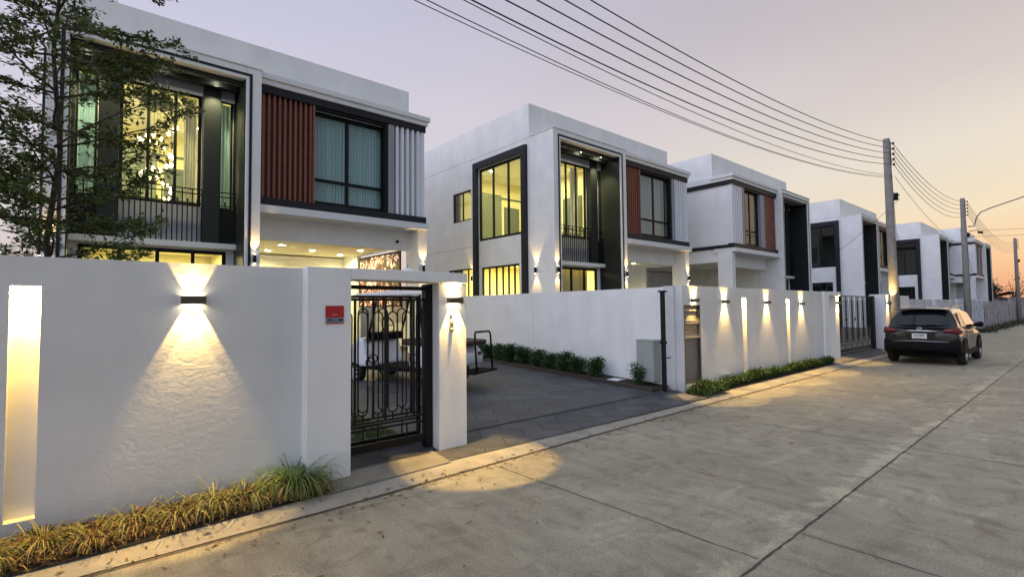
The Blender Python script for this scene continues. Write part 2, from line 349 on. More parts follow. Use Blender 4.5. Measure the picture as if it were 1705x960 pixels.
        if bevel:
            k = o.modifiers.new('bevel', 'BEVEL'); k.width = bevel; k.segments = 2; k.limit_method = 'ANGLE'; k.angle_limit = R(40)
        return o

def thing(name, label, cat, loc=(0, 0, 0), rotz=0, group=None):
    o = bpy.data.objects.new(name, None); scene.collection.objects.link(o); o.empty_display_size = .2
    o.location = loc; o.rotation_euler = (0, 0, rotz); o['label'] = label; o['category'] = cat
    if group: o['group'] = group
    return o
def tag(o, label, cat, group=None):
    o['label'] = label; o['category'] = cat
    if group: o['group'] = group
    return o
def struct(o): o['kind'] = 'structure'; return o
def children(o): return [c for c in bpy.data.objects if c.parent == o]
def dup(root, loc, rotz=0, label=None, scale=None):
    r = root.copy(); scene.collection.objects.link(r); r.location = loc; r.rotation_euler = (0, 0, rotz)
    if scale: r.scale = scale
    if label: r['label'] = label
    for ch in children(root):
        c = ch.copy(); scene.collection.objects.link(c); c.parent = r
        for g in children(ch):
            d = g.copy(); scene.collection.objects.link(d); d.parent = c
    return r
def spot(loc, direction, energy, color=(1, .78, .42), angle=65, blend=.12, size=.01, parent=None, name='spot'):
    l = bpy.data.lights.new(name, 'SPOT'); l.energy = energy; l.color = color; l.spot_size = R(angle); l.spot_blend = blend; l.shadow_soft_size = size
    o = bpy.data.objects.new(name, l); scene.collection.objects.link(o); o.location = loc
    o.rotation_euler = (-Vector(direction)).to_track_quat('Z', 'Y').to_euler()
    if parent: o.parent = parent
    return o
def area(loc, energy, sx, sy, color=(1, .88, .55), parent=None, direction=(0, 0, -1), name='area'):
    l = bpy.data.lights.new(name, 'AREA'); l.shape = 'RECTANGLE'; l.size = sx; l.size_y = sy; l.energy = energy; l.color = color
    o = bpy.data.objects.new(name, l); scene.collection.objects.link(o); o.location = loc
    o.rotation_euler = (-Vector(direction)).to_track_quat('Z', 'Y').to_euler()
    if parent: o.parent = parent
    return o
def interp(t, x):
    if x <= t[0][0]: return t[0][1]
    for (a, b), (c, d) in zip(t, t[1:]):
        if x <= c: return b+(d-b)*(x-a)/(c-a)
    return t[-1][1]

# ------------------------------------------------------------------ ground, road, kerb
GRO = [(-30, 4.50), (0, 4.56), (1.8, 4.575), (3.4, 4.64), (7.1, 4.74), (12.2, 4.79), (20.8, 4.86), (60, 4.95), (240, 5.1)]
UPP = [(-30, 4.70), (0, 4.78), (1.9, 4.87), (3.2, 4.95), (4.8, 5.01), (8.5, 5.13), (16.8, 5.22), (60, 5.32), (240, 5.5)]
def gz(y):                       # height of the raised plots behind the kerb
    return interp([(4.9, .045), (5.4, .07), (5.8, .14), (8, .24), (11, .36), (14, .40)], y)
def strip(name, fa, fb, z0, z1, m, x0, x1, n=60, wob=0, seed=1):
    b = MB(); rnd = random.Random(seed); prev = None
    for i in range(n+1):
        t = i/n; x = x0+(x1-x0)*t**1.6
        a, c = fa(x), fb(x)
        a += rnd.uniform(-wob, wob); c += rnd.uniform(-wob, wob)
        cur = ((x, a, z0), (x, c, z1))
        if prev: b.quad(prev[0], cur[0], cur[1], prev[1])
        prev = cur
    return struct(b.build(name, m, weld=True))
g = MB(); g.quad((-700, -700, -.06), (900, -700, -.06), (900, 900, -.06), (-700, 900, -.06))
M_gnd = mat('dry_ground', (.11, .10, .07), .95, noise=(.2, .4))
struct(g.build('ground', M_gnd))
strip('road', lambda x: -7.0, lambda x: interp(GRO, x), 0, 0, M_road, -30, 240, 80)
strip('gutter', lambda x: interp(GRO, x)-.004, lambda x: interp(GRO, x)+.042, .004, .002, M_gap, -30, 240, 260, .008)
strip('kerb', lambda x: interp(GRO, x)+.024, lambda x: interp(UPP, x)+.03, .010, .045, M_kerb, -30, 240, 160, .003)
# joints between the cast slabs
j = MB()
def joint(x0, y0, x1, y1, w, n=40, seed=0, amp=.006):
    rnd = random.Random(seed); d = Vector((x1-x0, y1-y0, 0)); L_ = d.length; d.normalize(); nn = Vector((-d.y, d.x, 0)); prev = None; off = 0
    for i in range(n+1):
        off = off*.55+rnd.uniform(-amp, amp); p = Vector((x0, y0, .004))+d*L_*i/n+nn*off; ww = w*rnd.uniform(.5, 1.3)/2
        cur = (p-nn*ww, p+nn*ww)
        if prev: j.quad(prev[0], prev[1], cur[1], cur[0])
        prev = cur
joint(-6, 1.615, 60, 1.62, .018, 1500, 1, .0035)
for (x, s) in ((3.70, 2), (8.02, 3), (12.35, 4), (16.7, 5), (21.0, 6), (25.3, 7), (29.6, 8), (34, 9), (-.6, 10)):
    joint(x-.06, 4.6, x, 1.65, .011, 60, s)
for (x, s) in ((4.36, 12), (7.99, 13), (12.3, 14), (16.6, 15), (21, 16), (.1, 17)):
    joint(x, 1.6, x+.0, -5, .010, 80, s)
struct(j.build('road_joints', M_joint))
# plot ground (paved forecourt), lawn, apron
def sheet(x0, x1, ys, m, name, dz=0, nx=2, sk=0):
    b = MB()
    for i in range(nx):
        xa, xb = x0+(x1-x0)*i/nx, x0+(x1-x0)*(i+1)/nx
        for ya, yb in zip(ys, ys[1:]):
            b.quad((xa, ya, gz(ya)+dz), (xb, ya, gz(ya)+dz), (xb, yb, gz(yb)+dz), (xa, yb, gz(yb)+dz))
    return struct(b.build(name, m, weld=True))
YS = [5.02, 5.4, 5.8, 6.4, 7.2, 8, 9.5, 11, 12.5, 14, 17, 24]
sheet(3.24, 8.62, [4.97]+YS[1:], M_paver, 'driveway')
sheet(8.62, 9.4, [5.0, 5.4, 5.8], M_paver, 'driveway_edge')
sheet(-12, 3.24, [5.3, 5.8, 6.4, 7.2, 8, 9.5, 11, 12.5, 14, 17, 24], M_paver, 'forecourt')
sheet(9.3, 150, [5.4, 5.8, 6.4, 7.2, 8, 9.5, 11, 12.5, 14, 17, 40], mat('plot_ground', (.16, .15, .13), .9, noise=(.7, .3)), 'plot_ground', dz=-.012)
sheet(18.0, 25.0, [5.16, 5.4, 5.8, 6.6, 9.4], M_paver, 'driveway_beyond', dz=-.003)
ap = MB(); ap.quad((1.80, 4.86, .050), (3.26, 4.93, .050), (3.30, 5.5, .078), (1.80, 5.5, .078)); ap.quad((1.80, 5.5, .078), (3.4, 5.5, .078), (3.4, 6.0, .156), (1.80, 6.0, .156))
struct(ap.build('doorstep', M_apron))
ap = MB(); ap.quad((17.3, 5.2, .052), (19.6, 5.2, .052), (19.0, 5.95, .15), (17.3, 5.95, .15)); ap.quad((8.66, 5.12, .056), (9.25, 5.14, .056), (9.25, 5.47, .085), (8.9, 5.47, .085))
struct(ap.build('concrete_apron', M_apron))
tr = MB().box(3.3, 9.05, 5.71, 5.73, .10, .142); struct(tr.build('gate_track', mat('worn_rail', (.07, .07, .075), .5)))
tr = MB().box(18.9, 24.0, 5.80, 5.84, .10, .155); struct(tr.build('gate_track', M_black))

# planting beds
def bed(name, x0, x1, fy0, fy1, z, edge=None, seed=3):
    b = MB(); rnd = random.Random(seed); n = int((x1-x0)/.06); rows = 6; H = [[z+rnd.uniform(-.015, .02) for _ in range(n+1)] for _ in range(rows+1)]
    for i in range(n):
        for k in range(rows):
            def P(i, k):
                x = x0+(x1-x0)*i/n; return (x, fy0(x)+(fy1(x)-fy0(x))*k/rows, H[k][i] if 0 < k < rows else z-.02)
            b.quad(P(i, k), P(i+1, k), P(i+1, k+1), P(i, k+1), True)
    return struct(b.build(name, M_soil, weld=True))
bed('planting_bed', -3.5, 1.85, lambda x: interp(UPP, x)+.02, lambda x: 5.37, .075)
bed('planting_bed', 9.2, 17.3, lambda x: interp(UPP, x)+.02, lambda x: 5.52, .08)
b = MB()
for ya, yb in zip(YS[2:], YS[3:]): b.quad((8.62, ya, gz(ya)+.03), (9.22, ya, gz(ya)+.06), (9.22, yb, gz(yb)+.06), (8.62, yb, gz(yb)+.03))
struct(b.build('planting_bed', M_soil))
b = MB()
for ya, yb in zip(YS[2:], YS[3:]):
    n0 = len(b.v); b.quad((8.58, ya, gz(ya)+.07), (8.66, ya, gz(ya)+.07), (8.66, yb, gz(yb)+.07), (8.58, yb, gz(yb)+.07))
    b.quad((8.58, ya, gz(ya)-.02), (8.58, ya, gz(ya)+.07), (8.58, yb, gz(yb)+.07), (8.58, yb, gz(yb)-.02))
struct(b.build('bed_kerb', mat('dark_kerb', (.05, .035, .03), .8, noise=(4, .3))))
b = MB().box(8.72, 9.0, 6.75, 7.05, .24, .262); tag(b.build('drain_cover', M_trim, bevel=.01), 'small white square cover lying in the bed left of the lone round shrub', 'drain cover')
# lawn seen through the small gate
lw = MB(); rnd = random.Random(11)
for k in range(9000):
    x, y = rnd.uniform(.9, 3.2), rnd.uniform(6.0, 8.6); z = gz(y); h = rnd.uniform(.02, .045); a = rnd.uniform(0, 6.28); c, s_ = math.cos(a)*.006, math.sin(a)*.006
    lw.quad((x-c, y-s_, z), (x+c, y+s_, z), (x+c*.4+rnd.uniform(-.02, .02), y+s_*.4, z+h), (x-c*.4, y-s_*.4, z+h))
o = lw.build('lawn_grass', M_leafgrass); o['kind'] = 'stuff'; o['label'] = 'short green lawn grass just behind the small gate'; o['category'] = 'grass'

# ------------------------------------------------------------------ garden walls
def boundary_wall(label, x, pieces, slots=(), m=None):
    t = thing('garden_wall', label, 'garden wall', (x, 5.4, 0))
    return t
# foreground wall, with a recessed light slot
t = thing('garden_wall', 'white trowelled garden wall with one wide glowing slot, nearest to the camera on the left', 'garden wall', (0, 5.35, 0))
b = MB(); b.holes('Y', 0, .16, -6, 1.71, -.05, 2.25, [(-.44, -.265, .24, 2.02)])
b.box(-.50, -.20, .162, .18, .15, 2.1)
b.build('wall', M_plaster, t, weld=True)
b = MB().box(-.44, -.265, .10, .16, .24, 2.02); b.build('slot_back', M_trim, t)
b = MB().box(-.435, -.27, .03, .095, 1.99, 2.015); b.build('strip_light', M_lampw, t)
area((-.352, .055, 1.985), 52, .16, .05, (1, .58, .10), t, (0, .12, -1), 'slot_light')
# portal with the small gate
t = thing('gate_portal', 'white square portal with a flat lintel framing the small iron gate nearest the camera', 'gate portal', (1.71, 5.2, 0))
MB().box(0, .46, 0, .5, -.05, 2.262).build('jamb', M_port, t, bevel=.006)
MB().box(.462, 1.98, -.01, .40, 2.145, 2.265).build('lintel', M_port, t, bevel=.006)
MB().box(1.66, 2.08, .16, .52, -.05, 2.144).build('post', M_port, t, bevel=.008)
# plaque
t = thing('alarm_sign', 'small square alarm company sign, red over grey, on the near white portal', 'sign', (1.99, 5.2, 1.765))
MB().box(-.098, .098, -.008, -.001, -.095, .095).build('plate', mat('sign_red', (.42, .012, .015), .35), t, bevel=.002)
MB().box(-.098, .098, -.0100, -.0082, -.082, -.030).build('name_band', mat('sign_grey', (.30, .36, .42), .4), t)
def text(body, size, m, parent, loc, rot=(R(90), 0, 0), name='lettering', sx=1, bold=0, align='CENTER'):
    c = bpy.data.curves.new(name, 'FONT'); c.body = body; c.size = size; c.extrude = .0012; c.align_x = align; c.align_y = 'CENTER'; c.offset = bold
    o = bpy.data.objects.new(name, c); scene.collection.objects.link(o); c.materials.append(m)
    bpy.context.view_layer.update(); me = bpy.data.meshes.new_from_object(o.evaluated_get(bpy.context.evaluated_depsgraph_get())); bpy.data.objects.remove(o)
    o = bpy.data.objects.new(name, me); scene.collection.objects.link(o)
    o.location = loc; o.rotation_euler = rot; o.scale = (sx, 1, 1)
    if parent: o.parent = parent
    return o
text('SECOM', .052, mat('sign_ink', (.01, .012, .05), .4), t, (0, -.0115, -.056), sx=1.02, bold=.0016)
MB().box(-.03, .03, -.0095, -.0081, -.001, .002).build('fine_print', M_trim, t)
# lamp cap on the lintel
t = thing('lamp_cap', 'low white conical cap with a thin finial standing on the near lintel', 'lamp cap', (2.98, 5.45, 2.266))
MB().lathe([(.0, 0), (.10, 0), (.105, .008), (.06, .035), (.022, .055), (.0, .06)], n=24).build('cap', M_trim, t)
MB().lathe([(.006, .055), (.009, .07), (.004, .085), (.003, .105), (0, .108)], n=10).build('finial', M_greyp, t)
# doorbell
t = thing('doorbell', 'small silver doorbell panel under the lamp on the near white gate post', 'doorbell', (3.55, 5.36, 1.60))
MB().box(-.033, .033, -.022, -.001, -.07, .07).build('case', mat('silver', (.5, .5, .5), .3, metal=.8), t, bevel=.006)
MB().lathe([(0, -.030), (.012, -.030), (.014, -.022)], axis='Y', c=(0, 0, .03), n=16).build('lens', M_black, t)
MB().lathe([(0, -.028), (.012, -.028), (.014, -.022)], axis='Y', c=(0, 0, -.035), n=16).build('button', M_trim, t)
t = thing('intercom_tag', 'small pale square tag between the lamp and the doorbell on the near gate post', 'tag', (3.55, 5.36, 1.765))
MB().box(-.028, .028, -.012, -.001, -.03, .03).build('tag_plate', mat('peach', (.6, .45, .35), .5), t, bevel=.004)

# dividing wall
t = thing('garden_wall', 'long plain white wall running back beside the driveway, behind the row of shrubs', 'garden wall', (9.2, 5.9, 0))
b = MB().box(0, .15, 0, 16, 0, 2.24)
b.build('wall', M_white, t)
b = MB()
for y in (4.0, 7.6): b.box(-.012, -.001, y, y+.10, 0, 2.24)
b.build('pilaster', M_white, t)
# street wall of the second plot
t = thing('garden_wall', 'white garden wall with two narrow glowing slots and a recessed mailbox panel, beyond the driveway', 'garden wall', (9.2, 5.5, 0))
b = MB(); b.holes('Y', 0, .16, .06, 8.1, -.05, 2.26, [(.12, .76, .22, 1.86), (2.72, 2.92, .2, 2.03), (5.33, 5.53, .2, 2.01)])
b.box(0, .14, .161, .40, -.05, 2.258)
b.build('wall', M_plaster, t, weld=True)
b = MB()
for a in (2.72, 5.33): b.box(a, a+.2, .10, .16, .2, 2.03)
b.build('slot_back', M_trim, t)
b = MB()
for a in (2.725, 5.335): b.box(a, a+.19, .03, .09, 1.985, 2.005)
b.build('strip_light', M_lampw, t)
for a in (2.82, 5.43): area((a, .055, 1.98), 46, .18, .05, (1, .60, .12), t, (0, .12, -1), 'slot_light')
# mailbox panel set into it
t = thing('mailbox_panel', 'tall grey metal panel with house number, recessed in the wall beyond the driveway', 'mailbox', (9.64, 5.5, 1.04))
MB().box(-.32, .32, .05, .15, -.82, .82).build('door_panel', mat('grey_steel', (.19, .18, .175), .45, metal=.3, noise=(3, .08)), t)
b = MB(); b.box(-.32, -.30, -.004, .048, -.82, .82); b.box(.30, .32, -.004, .048, -.82, .82); b.box(-.30, .30, -.004, .048, .80, .82); b.build('frame', mat('dark_steel', (.07, .07, .075), .4, metal=.4), t)
b = MB(); b.box(-.30, .30, .0, .049, .13, .17); b.box(-.28, .28, .01, .049, .43, .46); b.box(-.28, .28, .01, .049, .48, .50); b.box(-.29, .29, .02, .049, .70, .72); b.build('mail_flap', mat('bright_steel', (.5, .46, .42), .3, metal=.7), t)
text('255/15', .19, mat('gold_number', (.75, .55, .25), .3, metal=.6), t, (0, .045, .31), sx=.95, name='house_number')
# portal two
t = thing('gate_portal', 'white portal with lintel at the far end of the slotted wall, before the second driveway', 'gate portal', (17.3, 5.44, 0))
MB().box(0, .42, 0, .55, -.05, 2.265).build('jamb', M_port, t, bevel=.008)
MB().box(.422, 1.5, -.01, .45, 2.15, 2.268).build('lintel', M_port, t, bevel=.008)
MB().box(1.22, 1.56, .08, .58, -.05, 2.149).build('post', M_port, t, bevel=.008)
t = thing('garden_wall', 'white gate pier and wall behind the parked car, beyond the second sliding gate', 'garden wall', (24.0, 5.45, 0))
MB().box(0, .7, 0, .5, -.05, 2.26).build('pier', M_port, t, bevel=.01)
MB().box(.7, 4.6, .12, .26, -.05, 2.24).build('wall', M_plaster, t)

# wall lamps: flat boxes that throw a fan up and a cone down
def wall_lamp(x, y, z, label, w=.19, blend=.22, power=74, cone=62, group='up and down lamps along the garden walls', tilt=.12, warm=(1, .635, .18)):
    t = thing('wall_lamp', label, 'wall lamp', (x, y, z), group=group)
    b = MB(); b.box(-w/2, w/2, -.085, -.004, -.036, -.032); b.box(-w/2, w/2, -.085, -.004, .032, .036)
    b = MB().box(-w/2, w/2, -.088, -.080, -.036, .036); b.box(-w/2, -w/2+.006, -.080, -.003, -.036, .036); b.box(w/2-.006, w/2, -.080, -.003, -.036, .036)
    b.build('housing', M_bronze, t)
    MB().box(-w/2+.03, w/2-.03, -.076, -.008, -.018, .018).build('lens', M_lampw, t)
    for dx in (-w*.28, w*.28):
        spot((dx, -.030, -.040), (0, -tilt, -1), power, warm, cone, blend, .008, t, 'down_light')
        spot((dx, -.032, .040), (0, -.04, 1), power*.30, warm, cone, .2, .012, t, 'up_light')
    return t
wall_lamp(.74, 5.35, 1.915, 'flat bronze box lamp alone on the foreground wall between the wide slot and the portal', power=85, cone=57, tilt=.0, blend=.3)
wall_lamp(3.585, 5.36, 1.925, 'flat bronze box lamp under the lintel on the near gate post, above the doorbell', w=.20, power=120, cone=56, tilt=.18, blend=.16)
wall_lamp(9.70, 5.5, 1.955, 'wall lamp directly above the grey mailbox panel', w=.22)
wall_lamp(11.03, 5.5, 1.93, 'wall lamp between the mailbox panel and the nearer narrow slot', w=.22)
wall_lamp(13.25, 5.5, 1.915, 'wall lamp between the two narrow glowing slots', w=.22)
wall_lamp(15.55, 5.5, 1.885, 'wall lamp just past the farther narrow slot', w=.22)
wall_lamp(18.71, 5.52, 1.915, 'wall lamp under the far portal lintel beside the second sliding gate', w=.22)
pl_ = wall_lamp(24.40, 5.45, 1.92, 'wall lamp on the pier behind the parked car', w=.22)
spot((-.02, -.09, .04), (.22, -.07, 1), 90, (1, .67, .22), 60, .4, .02, pl_, 'up_light')

# ------------------------------------------------------------------ iron gates
def ring_stadium(cx, z0, z1, r, y, n=8):
    pts = []
    for k in range(n+1):
        a = math.pi*k/n; pts.append((cx+r*math.cos(a), y, z1-r+r*math.sin(a)))
    for k in range(n+1):
        a = math.pi+math.pi*k/n; pts.append((cx+r*math.cos(a), y, z0+r+r*math.sin(a)))
    return pts
def iron_gate(name, label, loc, W, z0, z1, pitch=.20, header=False, cat='gate', first=.1):
    t = thing(name, label, cat, loc)
    b = MB(); b.box(0, .045, -.02, .02, z0, z1); b.box(W-.045, W, -.02, .02, z0, z1); b.box(.045, W-.045, -.02, .02, z1-.03, z1); b.box(.045, W-.045, -.022, .022, z0, z0+.09)
    b.box(.045, W-.045, -.012, .012, z0+.24, z0+.262); b.box(.045, W-.045, -.012, .012, z0+.32, z0+.342)
    b.build('frame', M_black, t)
    lo = MB(); ba = MB(); x = first; i = 0; r = min(.062, pitch*.31)
    while x < W-.08:
        lo.tube(ring_stadium(x, z0+.42, z1-.16, r, 0), .0085, 6, closed=True)
        ba.box(x-.007, x+.007, -.008, .008, z1-.16, z1-.03); ba.box(x-.007, x+.007, -.008, .008, z0+.342, z0+.42)
        if i % 2 == 0 and x+pitch/2 < W-.06: ba.box(x+pitch/2-.012, x+pitch/2+.012, -.013, .013, z0+.342, z1-.03)
        if i % 2 == 0: ba.box(x-.007, x+.007, -.008, .008, z0+.09, z0+.24)
        x += pitch; i += 1
    lo.build('loops', M_black, t); ba.build('bars', M_black, t)
    x = first+pitch*1.0
    while x < W-.08:
        MB().tube([(x+pitch*.5+.055*math.cos(a*math.pi/8), 0, (z0+z1)/2+.14+.055*math.sin(a*math.pi/8)) for a in range(16)], .008, 6, closed=True).build('ring_ornament', M_black, t)
        x += pitch*3
    return t
g1 = iron_gate('iron_gate', 'black iron pedestrian gate with looped bars in the near portal', (2.17, 5.56, 0), 1.14, .17, 1.95, .19, first=.10)
g1p = MB(); g1p.box(1.10, 1.20, -.05, .05, .09, 2.13); g1p.box(-.0, 1.1, -.03, .03, 2.055, 2.10); g1p.build('gate_post', M_black, g1)
g2 = iron_gate('sliding_gate', 'black iron sliding gate pushed open behind the near portal and foreground wall', (-1.75, 5.80, 0), 5.1, .16, 1.99, .26, first=.16)
g3 = iron_gate('sliding_gate', 'closed black iron sliding gate across the second driveway, before the car', (18.95, 5.82, 0), 5.0, .20, 2.18, .33, first=.2)
MB().box(4.75, 5.0, -.06, .06, .12, 2.2).build('gate_post', M_black, g3)
t = thing('gate_guide_post', 'slim black steel T post standing at the far end of the open driveway gate', 'gate post', (8.90, 5.72, 0))
MB().box(-.035, .035, -.035, .035, .10, 2.12).build('post', M_black, t)
MB().box(-.12, .12, -.03, .03, 2.121, 2.155).build('cross_bar', M_black, t)
MB().box(-.06, .06, -.045, .045, 1.08, 1.13).build('latch', M_black, t); MB().box(.036, .25, -.01, .01, .78, .80).build('wall_bracket', M_black, t)
t = thing('meter_box', 'light grey metal cabinet against the dividing wall behind the T post', 'cabinet', (9.05, 5.98, .18))
MB().box(-.12, .14, 0, .42, .1, .93).build('cabinet', mat('pale_grey_metal', (.34, .37, .34), .5, noise=(2, .06)), t, bevel=.008)
MB().box(-.13, .142, -.012, .432, .932, .96).build('lid', mat('pale_grey_metal'), t)
MB().box(-.124, -.1205, .02, .40, .14, .90).build('door', mat('pale_grey_metal'), t)

# ------------------------------------------------------------------ houses
DIM = dict(curtain=True)
def house(x0, Y0, mirror, label, lit=False, carlit=False, lw=5.5, wl=None, side=True, lamps=True, near=False, carlights=()):
    t = thing('house', label, 'house', (x0, Y0, 0)); W = 9.12; D = 10.5; wl = wl or lw; F = W if mirror else None
    def B(mb, name, m, parent=t, **k): return mb.build(name, m, parent, flip=F, **k)
    X = lambda x: (W-x) if mirror else x
    # walls
    w = MB()
    holes = []
    if side: holes = [(1.62, 4.35, 4.60, 7.58), (1.85, 4.2, .8, 3.52), (4.88, 6.25, 5.60, 6.88), (4.7, 6.6, .9, 3.55)]
    w.holes('X', 0, .15, 1.25, D, .2, 9.38, holes)
    w.holes('Y', 1.10, 1.249, .36, 3.76, .2, 8.0, [(.45, .85, 4.55, 7.5), (1.25, 2.95, 4.55, 7.5), (3.35, 3.68, 4.55, 7.5), (.55, 3.55, .5, 3.42)])
    w.box(.151, W, 1.25, 1.40, 8.16, 9.38)                       # front parapet
    w.box(W-.15, W, 1.401, D, 8.16, 9.38); w.box(.151, W-.151, D-.15, D, .2, 9.38)
    w.holes('Y', .50, .65, 4.13, 8.96, 4.64, 7.87, [(wl, 7.87, 4.90, 7.62)])
    w.holes('X', W-.15, W, .5, D, .2, 8.155, [(1.0, 5.2, .1, 3.83)]) if False else w.holes('X', W-.15, W, .32, D-.16, .2, 8.155, [(.1, 5.2, .1, 4.0)])
    w.box(4.0, 4.15, 1.25, D-.16, .2, 8.0)                       # partition / carport inner wall
    w.box(4.151, W-.151, 6.6, 6.75, .2, 4.0)                     # carport back wall
    w.box(.151, W-.151, 1.401, D-.151, 8.001, 8.155)             # roof
    B(w, 'wall', M_white, weld=False)
    gj = MB(); gj.box(-.002, -.0005, 1.26, D, 8.10, 8.115)
    if side: gj.box(-.002, -.0005, 4.63, D, 4.42, 4.435)
    B(gj, 'wall_joint', M_greyp)
    if side: B(MB().cyl((-.045, 4.70, .3), (-.045, 4.70, 6.9), .032, 10), 'downpipe', M_trim)
    # framed bay
    f = MB(); f.box(0, .36, 0, 1.248, .2, 8.12); f.box(3.76, 4.12, 0, 1.248, .2, 8.12); f.box(.361, 3.759, 0, 1.248, 7.80, 8.118)
    f.box(-.03, 4.15, -.03, 1.24, 8.121, 8.165)
    B(f, 'bay_frame', M_white, bevel=.012)
    o_ = MB(); o_.box(.22, .285, -.014, -.001, .2, 7.95); o_.box(3.835, 3.90, -.014, -.001, .2, 7.95); o_.box(.286, 3.834, -.014, -.001, 7.885, 7.95)
    B(o_, 'bay_outline', M_band)
    p = MB(); p.box(.361, .385, .05, 1.098, .2, 7.798); p.box(3.735, 3.759, .05, 1.098, .2, 7.798)
    B(p, 'bay_side_panel', M_char)
    q = MB(); q.box(.386, 3.734, .22, .34, 7.70, 7.799); q.box(.386, 3.734, .62, .78, 7.66, 7.799)
    B(q, 'bay_ceiling_beam', M_char)
    # balcony
    B(MB().box(.387, 3.733, .82, 1.097, 3.46, 3.60), 'balcony_slab', M_trim, bevel=.006)
    B(MB().box(1.25, 2.95, 1.03, 1.097, 3.601, 4.54), 'balcony_panel', mat('light_grey_panel', (.46, .46, .48), .6))
    c = MB()
    for a, b_ in ((.86, 1.24), (2.96, 3.34)): c.box(a, b_, .86, 1.097, 3.602, 7.70)
    c.box(.387, .855, 1.05, 1.098, 3.602, 4.54); c.box(3.345, 3.733, 1.05, 1.098, 3.602, 4.54)
    c.box(.387, .449, 1.04, 1.098, 4.545, 7.70); c.box(3.685, 3.733, 1.04, 1.098, 4.545, 7.70); c.box(.387, 3.733, 1.06, 1.098, 7.70, 7.797)
    B(c, 'bay_column', M_char)
    pe = MB(); pe.box(1.25, 2.95, .90, 1.09, 7.50, 7.70); pe.box(.46, .85, .92, 1.09, 7.50, 7.70); pe.box(3.35, 3.68, .92, 1.09, 7.50, 7.70)
    B(pe, 'pelmet', M_greyp)
    pe = MB(); pe.box(1.255, 2.945, .905, .93, 7.42, 7.499); pe.box(3.352, 3.678, .925, .95, 7.42, 7.499)
    B(pe, 'pelmet_lip', M_trim)
    r = MB(); r.box(.39, 3.73, .84, .857, 4.95, 4.975) if False else None
    for (a, b_) in ((.40, .855), (1.245, 2.955), (3.345, 3.73)):
        for z in (4.96, 4.84, 4.60): r.box(a, b_, .88, .905, z-.013, z+.013)
        n = max(3, int((b_-a)/.105))
        for i in range(n+1):
            x = a+(b_-a)*i/n; r.box(x-.013, x+.013, .887, .913, 3.601, 4.60 if i % 2 else 4.96)
            if i % 2: r.box(x-.022, x+.022, .886, .894, 4.62, 4.70)
    if r: B(r, 'balcony_railing', M_black)
    # windows
    gl = M_glass if lit else M_glasso
    def window(axis, at, u0, u1, z0, z1, muls=(), hm=(), fr=.05, m=M_black, glass=None, depth=.06):
        fm = MB(); P = (lambda a0, a1, ua, ub, za, zb: fm.box(a0, a1, ua, ub, za, zb)) if axis == 'X' else (lambda a0, a1, ua, ub, za, zb: fm.box(ua, ub, a0, a1, za, zb))
        P(at, at+depth, u0, u0+fr, z0, z1); P(at, at+depth, u1-fr, u1, z0, z1); P(at, at+depth, u0+fr, u1-fr, z1-fr, z1); P(at, at+depth, u0+fr, u1-fr, z0, z0+fr)
        for u in muls: P(at+.004, at+depth-.004, u-fr*.45, u+fr*.45, z0+fr, z1-fr)
        for z in hm: P(at+.006, at+depth-.006, u0+fr, u1-fr, z-fr*.45, z+fr*.45)
        wo = B(fm, 'window', m); g_ = MB(); a = at+depth*.5
        if axis == 'X': g_.quad((a, u0+fr, z0+fr), (a, u1-fr, z0+fr), (a, u1-fr, z1-fr), (a, u0+fr, z1-fr))
        else: g_.quad((u0+fr, a, z0+fr), (u1-fr, a, z0+fr), (u1-fr, a, z1-fr), (u0+fr, a, z1-fr))
        B(g_, 'pane', glass or gl, parent=wo); return wo
    window('Y', 1.12, 1.25, 2.95, 4.55, 7.5, (1.82, 2.38), fr=.075)
    window('Y', 1.12, .45, .85, 4.55, 7.5); window('Y', 1.12, 3.35, 3.68, 4.55, 7.5)
    window('Y', 1.12, .55, 3.55, .5, 3.42, (1.3, 2.05, 2.8), fr=.09)
    window('Y', .44, wl, 7.87, 4.90, 7.62, ((wl+7.87)/2,), (5.62,), fr=.10, glass=M_glassd if lit else M_glasso, depth=.059) if not near else window('Y', .56, lw, 7.87, 4.90, 7.62, ((lw+7.75)/2,), (5.62,), fr=.10, glass=gl, depth=.07)
    if side:
        window('X', .05, 1.62, 4.35, 4.60, 7.58, (2.52, 3.45), fr=.10); window('X', .05, 1.85, 4.2, .8, 3.52, (2.2, 2.55, 2.9, 3.3, 3.75), fr=.07)
        window('X', .05, 4.88, 6.25, 5.60, 6.88, (5.56,), fr=.06, glass=M_glassd); window('X', .05, 4.7, 6.6, .9, 3.55, (5.2, 5.7, 6.15), fr=.05)
        s_ = MB(); s_.box(-.12, -.001, 1.35, 1.61, .2, 7.86); s_.box(-.12, -.001, 4.36, 4.62, .2, 7.86); s_.box(-.12, -.001, 1.611, 4.359, 7.59, 7.86)
        B(s_, 'side_window_surround', M_band)
    # right hand volume: cornice, bands, louvre, fins
    co = MB(); co.box(4.122, 9.30, .12, 1.249, 8.02, 8.17); co.box(4.122, 9.24, .18, 1.249, 7.881, 8.019)
    if True: co.box(9.121, 9.24, 1.25, D, 7.881, 8.17)
    B(co, 'cornice', M_trim, bevel=.01)
    ba = MB(); ba.box(4.123, 9.19, .24, .499, 7.68, 7.880); ba.box(4.123, 9.19, .22, .499, 4.63, 4.85)
    ba.box(9.121, 9.19, .50, D-1, 7.68, 7.880); ba.box(9.121, 9.19, .50, D-1, 4.63, 4.80)
    B(ba, 'dark_band', M_band)
    B(MB().box(4.123, 9.22, .12, 1.20, 4.43, 4.629), 'floor_slab', M_trim, bevel=.006)
